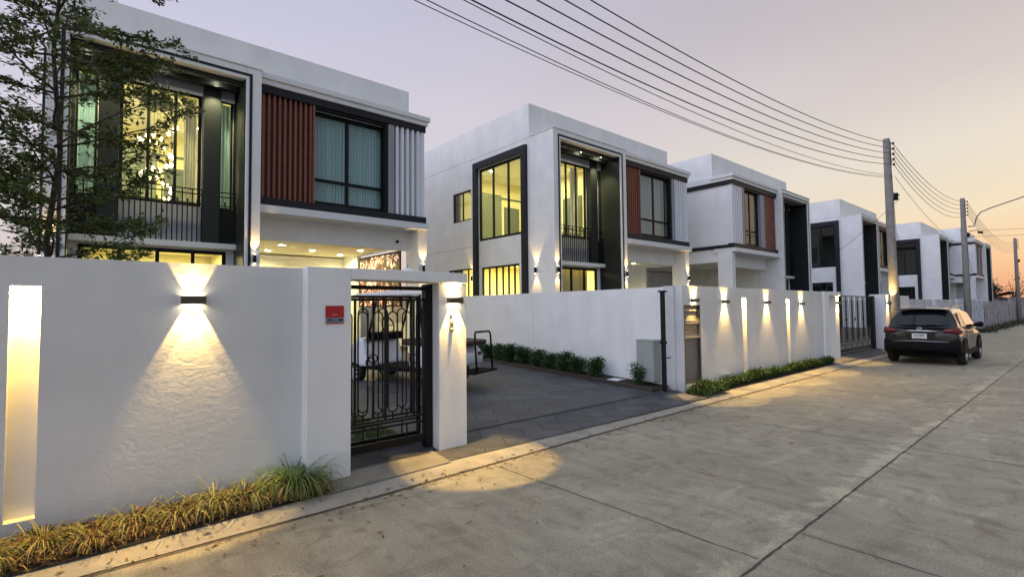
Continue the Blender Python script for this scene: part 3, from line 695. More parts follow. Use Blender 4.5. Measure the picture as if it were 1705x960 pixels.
    if True:
        lv = MB(); n = max(6, int((lw-4.30)/.115)); 
        lv.box(4.22, lw-.01, .46, .499, 4.851, 7.679)
        for i in range(n): x = 4.25+(lw-.06-4.25)*i/(n-1); lv.box(x-.028, x+.028, .31, .459, 4.852, 7.678)
        lv.box(lw-.01, lw+.045, .27, .499, 4.851, 7.679)
        B(lv, 'louvre_screen', M_red, bevel=.004)
    rv = MB(); rv.box(lw+.046, 7.86, .30, .438, 7.60, 7.679); rv.box(7.76, 7.86, .30, .438, 4.851, 7.599); B(rv, 'window_reveal', M_black)
    if wl > lw+.1: B(MB().box(lw+.05, wl-.003, .30, .498, 4.852, 7.598), 'window_side_panel', M_greyp)
    gp = MB(); gp.box(7.87, 8.06, .27, .499, 4.851, 7.679); B(gp, 'window_pier', M_greyp)
    for i in range(6):
        x = 8.13+i*.187; B(MB().box(x, x+.085, .27, .498 if x < 8.9 else .40, 4.852, 7.678), 'fin', M_fin)
    # ground floor right: column, beam, ceiling
    B(MB().box(8.93, 9.26, .30, 1.0, .2, 4.429), 'carport_column', M_white, bevel=.008)
    B(MB().box(4.151, 8.929, .88, 1.18, 3.81, 4.429), 'carport_beam', M_white)
    cc = MB(); cc.box(4.151, W-.151, 1.181, 6.6, 4.04, 4.42); B(cc, 'carport_ceiling', M_creamceil if carlit else M_white)
    ex = MB(); ex.box(W-.149, W-.02, 5.21, 5.6, .2, 3.9)
    B(ex, 'carport_pier', M_white)
    # interiors
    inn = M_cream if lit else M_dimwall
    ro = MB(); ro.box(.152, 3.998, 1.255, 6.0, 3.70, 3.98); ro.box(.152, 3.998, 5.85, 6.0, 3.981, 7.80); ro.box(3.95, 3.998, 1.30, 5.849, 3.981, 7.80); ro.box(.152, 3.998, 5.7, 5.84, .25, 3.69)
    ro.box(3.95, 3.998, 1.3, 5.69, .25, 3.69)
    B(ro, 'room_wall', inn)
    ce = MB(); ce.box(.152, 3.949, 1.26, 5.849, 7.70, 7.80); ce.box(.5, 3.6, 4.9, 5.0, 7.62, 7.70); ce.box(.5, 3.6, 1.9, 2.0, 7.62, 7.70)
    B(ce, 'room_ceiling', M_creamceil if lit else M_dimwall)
    be = MB(); be.box(4.18, 8.96, 1.9, 2.0, 4.44, 7.9); be.box(4.151, 4.178, .66, 2.0, 4.44, 7.9); be.box(8.93, 8.965, .66, 1.899, 4.44, 7.9); B(be, 'bedroom_wall_and_lining', M_dimwall if near else mat('shade_toned_wall', (.07, .07, .07), .9))  # dark wall tone and added side linings stand in for bedroom shade
    if lit:
        B(MB().box(2.6, 3.5, 5.80, 5.849, 3.99, 6.6), 'room_door', M_door)
        B(MB().box(1.0, 2.4, 5.78, 5.849, 3.99, 7.1), 'room_mirror', mat('smoky_panel', (.16, .18, .13), .3))
        rd = MB(); rd.box(3.90, 3.949, 2.2, 3.3, 3.99, 6.7); rd.box(3.90, 3.949, 4.0, 4.9, 3.99, 6.5); rd.box(.6, 3.7, 5.80, 5.849, 6.95, 7.02)
        B(rd, 'room_cabinet', M_door)
        area((X(2.05), 3.3, 7.60), 150, 2.6, 2.6, (1, .90, .42), t, name='room_light')
        area((X(2.05), 3.3, 3.6), 330, 2.6, 2.6, (1, .88, .38), t, name='room_light')
        dl = MB()
        for (a, b_) in ((.8, 2.2), (3.3, 2.2), (.8, 4.5), (3.3, 4.5)): dl.lathe([(0, 7.693), (.085, 7.693), (.09, 7.70)], c=(a, b_, 0), n=14)
        for (a, b_) in ((1.0, 2.4), (3.0, 2.4)): dl.lathe([(0, 3.690), (.085, 3.690), (.09, 3.698)], c=(a, b_, 0), n=14)
        B(dl, 'ceiling_downlights', M_lampc)
        nl = MB()
        for a in (.62, 2.05, 3.2): nl.lathe([(0, 7.788), (.055, 7.788), (.06, 7.797)], c=(a, .48, 0), n=14)
        B(nl, 'bay_downlights', M_lampc)
        for a in (.62, 2.05, 3.2): spot((X(a), .50, 7.76), (0, .12, -1), 150, (1, .90, .50), 88, .6, .03, t, 'bay_spot')
    if carlit:
        dl = MB()
        for (a, b_) in carlights:
            dl.lathe([(0, 4.028), (.085, 4.028), (.09, 4.038)], c=(a, b_, 0), n=16)
            l = bpy.data.lights.new('carport_light', 'SPOT'); l.energy = 130; l.color = (1, .85, .34); l.shadow_soft_size = .07; l.spot_size = R(165); l.spot_blend = .5
            ob = bpy.data.objects.new('carport_light', l); scene.collection.objects.link(ob); ob.parent = t; ob.location = (X(a), b_, 3.99)
        B(dl, 'carport_downlights', M_lampc)
    # cylinder lamps on the facade
    if lamps:
        for (a, b_, c_) in ((.10, -.002, 3.16), (3.98, -.002, 3.16), (9.10, .298, 3.18)):
            l = MB(); l.cyl((a, b_-.075, c_-.11), (a, b_-.075, c_+.11), .038, 14); l.box(a-.02, a+.02, b_-.04, b_, c_-.03, c_+.03)
            lo_ = B(l, 'wall_lamp', M_black)
            e_ = MB(); e_.cyl((a, b_-.075, c_+.111), (a, b_-.075, c_+.114), .03, 12); e_.cyl((a, b_-.075, c_-.114), (a, b_-.075, c_-.111), .03, 12)
            B(e_, 'lens', M_lampw, parent=lo_)
            spot((X(a), b_-.075, c_+.125), (0, .0, 1), 45, (1, .62, .22), 62, .5, .02, t, 'lamp_up'); spot((X(a), b_-.075, c_-.125), (0, .0, -1), 35, (1, .62, .22), 62, .5, .02, t, 'lamp_down')
        if side:
            for (a, c_) in ((.92, 3.20), (4.78, 3.10)):
                l = MB(); l.cyl((-.075, a, c_-.11), (-.075, a, c_+.11), .038, 14); l.box(-.04, 0, a-.02, a+.02, c_-.03, c_+.03)
                lo_ = B(l, 'wall_lamp', M_black); e_ = MB(); e_.cyl((-.075, a, c_+.111), (-.075, a, c_+.114), .03, 12); e_.cyl((-.075, a, c_-.114), (-.075, a, c_-.111), .03, 12)
                B(e_, 'lens', M_lampw, parent=lo_)
                spot((X(-.075), a, c_+.125), (0, 0, 1), 45, (1, .62, .22), 62, .5, .02, t, 'lamp_up'); spot((X(-.075), a, c_-.125), (0, 0, -1), 35, (1, .62, .22), 62, .5, .02, t, 'lamp_down')
    return t

def curtain(x0, x1, z0, z1, y, label, m, folds=14, amp=.035, group=None):
    b = MB(); n = folds*8; prev = None; rnd = random.Random(int(x0*100)); ph = 0
    for i in range(n+1):
        u = i/n; ph += rnd.uniform(.6, 1.4)*2*math.pi/8; x = x0+(x1-x0)*u; yy = y+amp*math.sin(ph)+amp*.3*math.sin(ph*2.3)
        cur = [(x, yy, z1), (x+.01*math.sin(ph*1.7), yy+amp*.2*math.sin(ph*.6), (z0+z1)/2), (x+.015*math.sin(ph*.9), yy, z0)]
        if prev:
            for k in (0, 1): b.quad(prev[k], cur[k], cur[k+1], prev[k+1], True)
        prev = cur
    o = b.build('curtain', m, weld=True); tag(o, label, 'curtain', group); return o

H1 = house(-.72, 14.0, False, 'nearest white two storey house behind the foreground wall, with a chandelier in its lit bay', lit=True, carlit=True, lw=5.55, near=True,
           carlights=((5.72, 5.5), (5.70, 3.7), (8.40, 5.5), (8.40, 3.6), (7.0, 4.6)))
H2 = house(12.25, 12.05, False, 'white two storey house beyond the dividing wall, its tall side window and bay lit yellow', lit=True, carlit=True, lw=5.42,
           carlights=((8.55, 2.9), (5.9, 2.9), (7.2, 5.2)))
H3 = house(23.3, 10.8, True, 'unlit white house behind the slotted wall, mirrored, with fins on its left corner', side=True, lamps=False, lw=5.45, wl=6.0)
H4 = house(40.35, 10.27, False, 'unlit white house behind the near utility pole, with a green tinted side window', lamps=False, lw=5.42)
H5 = house(57.4, 8.85, False, 'unlit white house between the two nearer utility poles', lamps=False, lw=5.42)
H6 = house(64.5+.6, 7.2, True, 'farthest white house in the row, last before the orange horizon', lamps=False, lw=5.45, wl=6.0)

# inside and on the nearest house
def at_h1(x, y, z): return (-.72+x, 14.0+y, z)
t = thing('chandelier', 'spiral of glowing glass drops under an oval plate inside the nearest lit bay', 'chandelier', at_h1(2.15, 2.9, 7.62))
MB().lathe([(0, -.02), (.40, -.02), (.42, .0), (.40, .05)], n=32).build('ceiling_plate', mat('patterned_plate', (.10, .10, .09), .4, noise=(22, .6)), t)
cd = MB(); rnd = random.Random(5); M_cr = mat('glowing_crystal', (1, .9, .6), .2, emit=(1, .82, .42), estr=9)
for i in range(40):
    a = i*.42; u = i/39; rr = .46*(1-.35*u); x, y, z = rr*math.cos(a), rr*math.sin(a), -.55-2.45*u+rnd.uniform(-.08, .08)
    cd.cyl((x, y, z+.1), (x, y, -.02), .003, 4)
    s_ = rnd.uniform(.45, .85)
    MB().lathe([(0, .09*s_), (.035*s_, .07*s_), (.058*s_, 0), (.04*s_, -.075*s_), (0, -.10*s_)], c=(x, y, z), n=8).build('glass_drop', M_cr, t)
cd.build('suspension_cords', M_bronze, t)
l = bpy.data.lights.new('chandelier_light', 'POINT'); l.energy = 30; l.color = (1, .85, .5); l.shadow_soft_size = .3
o = bpy.data.objects.new('chandelier_light', l); scene.collection.objects.link(o); o.parent = t; o.location = (0, 0, -1.6)
curtain(-.72+5.60, -.72+7.85, 4.78, 7.6, 14.74, 'pale teal gathered curtain filling the bedroom window beside the red louvres of the nearest house', M_curt, 24, .04)
curtain(-.72+3.35, -.72+3.68, 4.5, 7.5, 15.40, 'teal curtain in the narrow window right of the chandelier', M_curt, 4, .03)
curtain(-.72+.47, -.72+.85, 4.5, 7.5, 15.40, 'teal curtain in the narrow window left of the chandelier, behind the tree', M_curt, 4, .03)
curtain(-.72+2.62, -.72+2.93, 4.5, 7.55, 15.6, 'ivory curtain drawn to the right edge of the chandelier window', M_curtw, 5, .03)
curtain(12.25+5.5, 12.25+7.85, 4.78, 7.6, 12.05+.85, 'pale blind cloth behind the bedroom window of the second house', mat('pale_blind', (.62, .68, .72), .8), 20, .01)
curtain(12.25+2.5, 12.25+2.93, 4.5, 7.5, 13.6, 'ivory curtain in the lit bay of the second house', M_curtw, 5, .03)
curtain(12.25+.6, 12.25+3.5, .6, 3.4, 13.65, 'yellow glowing sheer curtain behind the lower bay window of the second house', mat('sheer_yellow', (.85, .72, .30), .8), 22, .03)
# camera on the beam
t = thing('security_camera', 'small dome security camera at the right end of the nearest carport beam', 'camera', at_h1(8.45, .86, 4.06))
MB().box(-.06, .06, -.03, .02, -.05, .05).build('bracket', M_trim, t, bevel=.01)
MB().lathe([(0, -.11), (.035, -.105), (.05, -.06), (.05, -.03)], axis='Y', n=14).build('dome', M_black, t)
# lit artwork panel on the carport's right wall
t = thing('wall_artwork', 'backlit dark and pink mottled panel on the side of the nearest carport', 'artwork', at_h1(9.0, 3.4, 2.6))
MB().box(-.03, .0, -1.75, 1.5, -.6, 1.22).build('picture', mural_mat(), t)
b = MB(); b.box(-.05, .0, -1.82, -1.751, -.66, 1.28); b.box(-.05, 0, 1.501, 1.57, -.66, 1.28); b.box(-.05, 0, -1.75, 1.5, 1.221, 1.28); b.box(-.05, 0, -1.75, 1.5, -.66, -.601); b.build('frame', M_black, t)
# golden drape with brown swags at the carport's back wall
t = thing('door_drape', 'golden drape with brown swagged pelmet on the wall behind the golf cart', 'drape', at_h1(5.6, 6.5, 0))
b = MB()
for k in range(5):
    x = -1.7+k*.72; n0 = len(b.v)
    for i in range(9):
        u = i/8; b.v.append((x+.7*u, -.02-.05*math.sin(u*math.pi), 2.55)); b.v.append((x+.7*u, -.02-.09*math.sin(u*math.pi), 2.50-.38*math.sin(u*math.pi)))
    for i in range(8): b.f.append((n0+2*i, n0+2*i+1, n0+2*i+3, n0+2*i+2)); b.smooth.append(True)
b.build('pelmet', M_brown, t)
b = MB()
for k in range(6):
    x = -1.7+k*.72; b.tube([(x, -.02, 2.5), (x+.03, -.05, 1.9), (x, -.05, 1.2), (x+.02, -.04, .35)], [.05, .10, .07, .13], 8)
b.build('drape_cloth', M_gold, t)
# things standing in the carport, seen through the gate
t = thing('wall_speaker', 'small grey wall speaker on a white shelf behind the golf cart', 'speaker', at_h1(5.2, 6.45, 2.9))
MB().box(-.2, .2, -.25, 0, 0, .4).build('case', mat('slate', (.12, .14, .16), .5), t, bevel=.03); MB().box(-.35, .8, -.3, 0, -.07, -.005).build('shelf', M_trim, t)
# ------------------------------------------------------------------ utility poles and wires
def cat(p, q, sag, n=24):
    p, q = Vector(kp(p)), Vector(kp(q)); sag *= KP; return [p.lerp(q, i/n)-Vector((0, 0, 4*sag*(i/n)*(1-i/n))) for i in range(n+1)]
KP = 1.063
def kp(p): return (p[0]*KP, p[1]*KP, 1.8+(p[2]-1.8)*KP)
POLES = [(23.35*KP, 4.98*KP), (39.75*KP, 4.98*KP), (69.5*KP, 4.98*KP)]
def pole(x, y, label, h=8.55, lean=(0, 0), group='concrete utility poles along the kerb'):
    t = thing('utility_pole', label, 'utility pole', (x, y, 0), group=group)
    MB().tube([(0, 0, -.1), (lean[0]*.5, 0, h*.5), (lean[0], lean[1], h)], [.185, .155, .12], 12).build('pole', M_pole, t)
    for i in range(5):
        z = h-.235-i*.212; MB().lathe([(.0, -.05), (.03, -.05), (.045, -.02), (.028, 0), (.045, .02), (.03, .05), (0, .05)], c=(lean[0], lean[1]-.22, z), n=10).build('insulator', mat('brown_ceramic', (.09, .05, .035), .3), t)
    b = MB(); b.box(lean[0]-.012, lean[0]+.012, lean[1]-.14, lean[1]-.115, h-1.12, h-.12)
    for i in range(5): b.box(lean[0]-.008, lean[0]+.008, lean[1]-.20, lean[1]-.141, h-.242-i*.212, h-.228-i*.212); b.build('rack', M_black, t)
    b = MB(); b.box(-.02, .02, -.26, -.12, h-2.5, h-2.2); b.lathe([(0, -.04), (.04, 0), (0, .04)], c=(0, -.28, h-2.3), n=8); b.build('lower_bracket', M_black, t)
    b = MB(); b.tube([(.0, -.175, .1), (0, -.16, h*.5), (lean[0], lean[1]-.13, h-1.3)], .008, 5); b.tube([(.05, -.17, h*.55), (.16, -.22, h*.5), (.2, -.25, h*.44), (.1, -.2, h*.4), (.04, -.16, h*.42)], .008, 5); b.build('cable_drop', M_black, t)
    b = MB()
    for z in (h-2.2, h*.5, h-.9): b.lathe([(.165-.006*z, z), (.172-.006*z, z), (.172-.006*z, z+.03), (.165-.006*z, z+.03)], n=12)
    b.build('steel_bands', M_bronze, t)
    return t
pole(*POLES[0], 'concrete utility pole rising behind the parked car, nearest of the poles', lean=(-.25, 0))
p2 = pole(*POLES[1], 'concrete utility pole carrying the curved street lamp arm', lean=(-.1, 0))
pole(*POLES[2], 'farthest leaning utility pole against the orange horizon', h=8.7, lean=(-.53, 0))
M_wire = mat('cable', (.02, .02, .022), .6)
wn = ['topmost', 'second', 'third', 'fourth', 'fifth']
ZS = [7.93-i*.2 for i in range(5)]
for i in range(5):
    z = ZS[i]; p = (23.1, 4.78, z); o = MB().tube(cat((-13, 4.9, z+.15), p, 1.50+.03*i, 40), .011, 5).build('power_cable', M_wire)
    tag(o, wn[i]+' of the five black cables sweeping from the upper left sky to the nearest pole', 'cable', 'cables running into the nearest pole')
    o = MB().tube(cat(p, (39.65, 4.78, ZS[i]), .62+.05*i, 24), .011, 5).build('power_cable', M_wire)
    tag(o, wn[i]+' of the five cables between the first and second pole', 'cable', 'cables between the first and second pole')
    o = MB().tube(cat((39.65, 4.78, ZS[i]), (69.0, 4.78, ZS[i]+.1), 1.1, 24), .011, 5).build('power_cable', M_wire)
    tag(o, wn[i]+' of the five cables between the second and farthest pole', 'cable', 'cables between the second and farthest pole')
for i, (za, zb, sg, r) in enumerate(((7.5, 6.75, 1.55, .007), (7.25, 6.70, 1.62, .007), (6.95, 6.65, 1.50, .006))):
    o = MB().tube(cat((-13, 5.0, za), (23.2, 4.85, zb), sg, 40), r, 5).build('phone_line', M_wire)
    tag(o, ('upper', 'middle', 'lowest')[i]+' of the three thin lines hanging below the main cables before the nearest pole', 'cable', 'thin lines below the main cables')
o = MB().tube(cat((23.3, 4.8, 6.7), (39.7, 4.8, 5.2), .5), .008, 5).build('phone_line', M_wire); tag(o, 'thin line sloping down from the nearest pole to the second pole', 'cable')
o = MB().tube(cat((23.4, 4.7, 5.85), (33.0, 12.0, 3.4), .25), .008, 5).build('phone_line', M_wire); tag(o, 'thin service line dropping from the nearest pole towards the unlit houses', 'cable')
for k, z in enumerate((6.10, 5.75)):
    o = MB().tube(cat((39.8, 4.8, z+.1), (37.5, -14, z+1.0), .7), .009, 5).build('phone_line', M_wire)
    tag(o, ('upper', 'lower')[k]+' of the two lines crossing the road to the right from the second pole', 'cable', 'lines crossing the road')
t = thing('street_lamp', 'curved steel street lamp arm reaching over the road from the second pole', 'street lamp', kp((39.75, 4.8, 6.35)))
MB().tube([(0, .0, .10), (0, -.28, .10), (0, -.34, .25), (0, -.42, .62), (0, -.62, .92), (0, -1.1, 1.12), (0, -2.2, 1.45), (0, -3.6, 1.9)], .035, 8).build('arm', M_pole, t)
MB().tube([(0, -3.55, 1.88), (0, -3.75, 1.93), (0, -4.15, 1.98), (0, -4.3, 1.98)], [.04, .10, .10, .03], 10).build('lamp_head', M_pole, t)
t = thing('pole_camera', 'small dark camera bracketed below the street lamp arm on the second pole', 'camera', kp((39.75, 4.72, 6.15)))
MB().tube([(0, 0, 0), (0, -.3, .05), (0, -.42, -.08)], .02, 6).build('bracket', M_black, t); MB().cyl((0, -.36, -.1), (0, -.60, -.14), .07, 10).build('body', M_black, t)
# ------------------------------------------------------------------ plants
def leaf_mat(name, cols): return mat(name, island=cols, rough=.55, spec=.3)
M_tleaf = leaf_mat('tree_leaf', [(.035, .062, .016), (.075, .12, .027), (.12, .17, .04), (.16, .175, .055)])
M_bark = mat('bark', (.055, .04, .03), .9, noise=(20, .3))
def garden_tree(x, y):
    t = thing('tree', 'small leaved tree with flat tiers of branches over the foreground wall at the left edge', 'tree', (x, y, gz(y)))
    rnd = random.Random(21); tr = MB(); lf = MB()
    tr.tube([(0, 0, 0), (.05, .02, 1.2), (-.04, 0, 2.4), (.05, .04, 3.4), (-.03, .02, 4.5), (.03, .03, 5.6), (0, 0, 6.6)], [.038, .034, .030, .026, .02, .014, .006], 10)
    def leaves(p, d, n, spread):
        for _ in range(n):
            c = p+Vector((rnd.gauss(0, spread), rnd.gauss(0, spread), rnd.gauss(0, spread*.6)))
            L_ = rnd.uniform(.038, .078); wd = L_*rnd.uniform(.16, .25)
            a = Vector((rnd.gauss(0, 1)+d.x*1.4, rnd.gauss(0, 1)+d.y*1.4, rnd.gauss(0, .7)+.15)).normalized(); q = a.cross(Vector((rnd.gauss(0, .7), rnd.gauss(0, .7), 1))).normalized()
            lf.quad(c, c+a*L_*.6+q*wd, c+a*L_, c+a*L_*.6-q*wd)
    def limb(p0, a, L_, up, r0, lvl):
        n = 8 if lvl == 0 else 5; pts = [p0]; aa = a; el = up; p = p0
        for i in range(n):
            aa += rnd.gauss(0, .16 if lvl == 0 else .25); el += rnd.gauss(.01, .09)
            p = p+Vector((math.cos(aa)*math.cos(el), math.sin(aa)*math.cos(el), math.sin(el)))*L_/n; pts.append(p)
        tr.tube(pts, [max(.0016, r0*(1-.9*i/n)) for i in range(n+1)], 5 if lvl == 0 else 4)
        d = Vector((math.cos(aa), math.sin(aa), 0))
        if lvl == 0:
            for i in range(2, n+1):
                for sg in (-1, 1):
                    for _ in range(rnd.choice((1, 1, 2))): limb(pts[i].lerp(pts[i-1], rnd.random()), aa+sg*rnd.uniform(.35, 1.25), L_*rnd.uniform(.14, .34)*(1.2-.6*i/n), rnd.uniform(-.25, .55), .006, 1)
            leaves(pts[-1], d, 8, .03)
        else:
            for q in pts[1:]:
                for k in range(2): leaves(q+Vector((rnd.gauss(0, .012), rnd.gauss(0, .012), rnd.gauss(0, .01))), d, rnd.choice((2, 3, 4)), .026)
    z = 1.5
    while z < 6.4:
        nb = rnd.choice((3, 3, 4))+(1 if z < 3.9 else 0); a0 = rnd.uniform(0, 6.28)
        reach = interp([(1.5, 1.2), (3, 1.42), (4.2, 1.48), (5.3, 1.45), (6.0, 1.1), (6.6, .6)], z)
        for k in range(nb):
            a = a0+2*math.pi*k/nb+rnd.uniform(-.5, .5)
            limb(Vector((0, 0, z+rnd.uniform(-.1, .1))), a, reach*rnd.uniform(.60, 1.22), rnd.uniform(-.05, .6), .014, 0)
        z += rnd.uniform(.22, .42)
    tr.build('trunk', M_bark, t); lf.build('crown', M_tleaf, t)
garden_tree(-.30, 7.45)

def shrub(name='shrub', n=700, seed=1, R_=.26, H=.55, leaf=.04, stem=True, cols=None, mname='shrub_leaf'):
    rnd = random.Random(seed); st = MB(); lf = MB(); tips = []
    for k in range(14):
        a = rnd.uniform(0, 6.28); el = rnd.uniform(.15, .95); r = R_*el; tip = Vector((math.cos(a)*r, math.sin(a)*r, H*(1-.35*el*el)*rnd.uniform(.8, 1)))
        st.tube([(0, 0, 0), tip*.45+Vector((0, 0, .04)), tip], [.010, .007, .003], 5); tips.append(tip)
    for k in range(n):
        tip = rnd.choice(tips); u = rnd.uniform(.22, 1.1); c = tip*u+Vector((rnd.gauss(0, .045), rnd.gauss(0, .045), rnd.gauss(0, .04))); L_ = leaf*rnd.uniform(.6, 1.2)
        d = (c-Vector((0, 0, H*.35))); d = (d.normalized()+Vector((rnd.gauss(0, .7), rnd.gauss(0, .7), rnd.gauss(0, .6)))).normalized(); q = d.cross(Vector((rnd.gauss(0, 1), rnd.gauss(0, 1), 1))).normalized()*L_*.32
        lf.quad(c, c+d*L_*.5+q, c+d*L_, c+d*L_*.5-q)
    return st, lf
M_sleaf = leaf_mat('shrub_leaf', [(.014, .045, .010), (.028, .075, .016), (.05, .11, .028)])
sp = thing('shrub', 'small round leafy shrub standing alone in the bed left of the grey cabinet', 'shrub', (8.92, 6.36, gz(6.36)+.03))
st, lf = shrub(seed=4, n=1900, R_=.32, H=.42, leaf=.04); st.build('stem', M_bark, sp); lf.build('foliage', M_sleaf, sp)
ys = [7.52+.50*i for i in range(10)]
for i, y in enumerate(ys):
    lab = 'dark green shrub in the row along the dividing wall, '+('nearest to the street', 'second from the street end', 'third from the street end', 'fourth from the street end', 'fifth from the street end', 'sixth from the street end', 'seventh from the street end', 'third from the golf cart end', 'second from the golf cart end', 'at the golf cart end')[i]
    if i in (0,):
        s2 = thing('shrub', lab, 'shrub', (8.92, y, gz(y)+.03), group='row of shrubs along the dividing wall')
        st, lf = shrub(seed=9, n=2600, R_=.36, H=.40, leaf=.042); st.build('stem', M_bark, s2); lf.build('foliage', M_sleaf, s2)
    else:
        k = random.uniform(.92, 1.15); dup(s2, (8.92+random.uniform(-.03, .03), y, gz(y)+.03), random.uniform(0, 6.28), lab, scale=(k*1.05, k*1.05, k*random.uniform(.9, 1.1)))

# grass clumps in front of the foreground wall
M_blade = leaf_mat('grass_blade', [(.07, .10, .02), (.16, .17, .04), (.36, .33, .14), (.10, .12, .03), (.20, .18, .05)])
M_dry = leaf_mat('dry_blade', [(.10, .055, .02), (.22, .14, .05), (.05, .025, .012), (.34, .24, .09), (.15, .06, .025)])
M_green = leaf_mat('green_blade', [(.06, .12, .03), (.10, .18, .04), (.22, .30, .09)])
def blades(n, H, spread, droop, seed, w=.006):
    rnd = random.Random(seed); b = MB()
    for k in range(n):
        a = rnd.uniform(0, 6.28); r0 = abs(rnd.gauss(0, .10)); L_ = H*rnd.uniform(.6, 1.25); lean = rnd.uniform(.15, 1.0)*spread; dr = droop*rnd.uniform(.5, 1.3)
        p = Vector((math.cos(a)*r0, math.sin(a)*r0, 0)); el = math.pi/2-lean*.6; tw = rnd.uniform(-.3, .3); prev = None; N_ = 7; wd = w*rnd.uniform(.6, 1.3)
        for i in range(N_+1):
            d = Vector((math.cos(a+tw*i/N_)*math.cos(el), math.sin(a+tw*i/N_)*math.cos(el), math.sin(el)))
            side = Vector((-math.sin(a), math.cos(a), 0))*wd*(1-.85*(i/N_)**2)
            cur = (p-side, p+side)
            if prev: b.quad(prev[0], prev[1], cur[1], cur[0], True)
            prev = cur; p = p+d*L_/N_; el -= dr/N_*(1+i*.25)
            if p.z < .01: p.z = .01+rnd.uniform(0, .02)
    return b
def grass_clump(x, y, z, label, ng, nd, H, gm, seed, group='ornamental grass clumps along the foreground wall'):
    t = thing('grass_clump', label, 'ornamental grass', (x, y, z), group=group)
    o1 = blades(ng, H*1.25, 1.05, 3.0, seed, .0042); o1.build('green_blades', gm, t, weld=True)
    o2 = blades(nd, H*.95, 1.7, 3.8, seed+50, .0040); o2.build('dry_blades', M_dry, t, weld=True)
    return t
GC = [(-1.15, 5.02, 'tangled yellow green grass clump at the bottom left corner, left of the glowing slot', 97, 299, 0.279, M_blade),
      (-.86, 5.14, 'yellow green grass clump just left of the foot of the glowing slot', 90, 276, 0.279, M_blade),
      (-.52, 5.03, 'yellow grass clump directly below the glowing slot', 112, 276, 0.288, M_blade),
      (-.20, 5.12, 'yellow grass clump just right of the foot of the glowing slot', 105, 299, 0.307, M_blade),
      (.08, 5.04, 'brownish grass clump left of the wall lamp beam', 75, 345, 0.279, M_blade),
      (.34, 5.14, 'half dry straw coloured grass clump under the left side of the lamp beam', 82, 345, 0.316, M_blade),
      (.62, 5.06, 'straggly half dry grass clump directly below the foreground wall lamp', 67, 368, 0.279, M_blade),
      (.90, 5.16, 'pale green arching grass clump right of the foreground lamp', 127, 252, 0.353, M_blade),
      (1.13, 5.10, 'pale green grass clump with long white blades, third from the portal', 127, 206, 0.335, M_blade),
      (1.34, 5.15, 'reddish brown mostly dry grass clump beside the tall green one', 30, 436, 0.326, M_blade),
      (1.58, 5.13, 'tall fresh green grass clump at the foot of the near portal', 300, 280, .50, M_green)]
for i, (x, y, lab, ng, nd, H, gm) in enumerate(GC): grass_clump(x, y, .07, lab, ng, nd, H, gm, 100+i)
lt = MB(); rnd = random.Random(77)
for k in range(6500):
    x = rnd.uniform(-1.6, 1.85); y = rnd.uniform(interp(UPP, x)+.03, 5.33); a = rnd.uniform(0, 3.14); L_ = rnd.uniform(.02, .09); c, s_ = math.cos(a), math.sin(a); w_ = rnd.uniform(.0015, .004); z = .082+rnd.uniform(0, .09)*rnd.random()
    lt.quad((x-s_*w_, y+c*w_, z), (x+s_*w_, y-c*w_, z), (x+c*L_+s_*w_, y+s_*L_-c*w_, z+rnd.uniform(-.005, .03)), (x+c*L_-s_*w_, y+s_*L_+c*w_, z+rnd.uniform(-.005, .03)))
o = lt.build('leaf_litter', M_dry); o['kind'] = 'stuff'; o['label'] = 'dry brown grass litter on the soil under the foreground clumps'; o['category'] = 'leaf litter'
kl = MB(); rnd = random.Random(41)
for k in range(1500):
    x = rnd.uniform(-2, 24); y = interp(GRO, x)+rnd.gauss(-.02, .10)-(abs(rnd.gauss(0, .9)) if rnd.random() < .22 else 0); z = .006 if y < interp(GRO, x)+.02 else .012+.17*max(0, (y-interp(GRO, x)-.02))
    a = rnd.uniform(0, 6.28); L_ = rnd.uniform(.008, .035); w_ = L_*rnd.uniform(.2, .5); c_, s_ = math.cos(a), math.sin(a); z += .003
    kl.quad((x-s_*w_, y+c_*w_, z), (x+c_*L_, y+s_*L_, z+rnd.uniform(0, .010)), (x+s_*w_, y-c_*w_, z+rnd.uniform(0, .006)), (x-c_*L_, y-s_*L_, z))
o = kl.build('leaf_litter', M_dry); o['kind'] = 'stuff'; o['label'] = 'fallen leaf bits and grit scattered along the gutter'; o['category'] = 'leaf litter'
# low green ground cover before the slotted wall
gc = MB(); rnd = random.Random(31)
for k in range(30000):
    x = 9.3+8.2*rnd.random(); y = rnd.uniform(interp(UPP, x)+(.05 if x > 10.2 else (-.12)), 5.47)
    v_ = (y-interp(UPP, x))/(5.47-interp(UPP, x)); mound = .05+.13*max(0, math.sin(max(0, min(1, v_+.15))*2.2))+.035*math.sin(x*2.1+1)+.025*math.sin(x*5.3)
    if x < 9.6: mound *= max(.2, (x-9.2)/.4)
    if rnd.random() < .16: mound += rnd.uniform(0, .09)
    z = .06+mound*rnd.uniform(.25, 1.0); a = rnd.uniform(0, 6.28); el = rnd.uniform(-.1, 1.3); L_ = rnd.uniform(.03, .07); d = Vector((math.cos(a)*math.cos(el), math.sin(a)*math.cos(el), math.sin(el))); q = Vector((-math.sin(a), math.cos(a), 0))*L_*.2
    c = Vector((x, y, z)); gc.quad(c, c+d*L_*.5+q, c+d*L_, c+d*L_*.5-q)
M_gcl = leaf_mat('groundcover_leaf', [(.012, .04, .008), (.025, .07, .014), (.05, .10, .02), (.09, .13, .03)])
o = gc.build('ground_cover', M_gcl); o['kind'] = 'stuff'; o['label'] = 'low mounded green ground cover along the foot of the slotted wall'; o['category'] = 'ground cover'
t = thing('planter_edge', 'thin pale edging tile peeking out of the ground cover below the second lamp', 'edging', (10.9, 5.44, .30)); MB().box(-.2, .25, 0, .03, 0, .03).build('tile', mat('pale_blue_tile', (.5, .6, .65), .4), t)

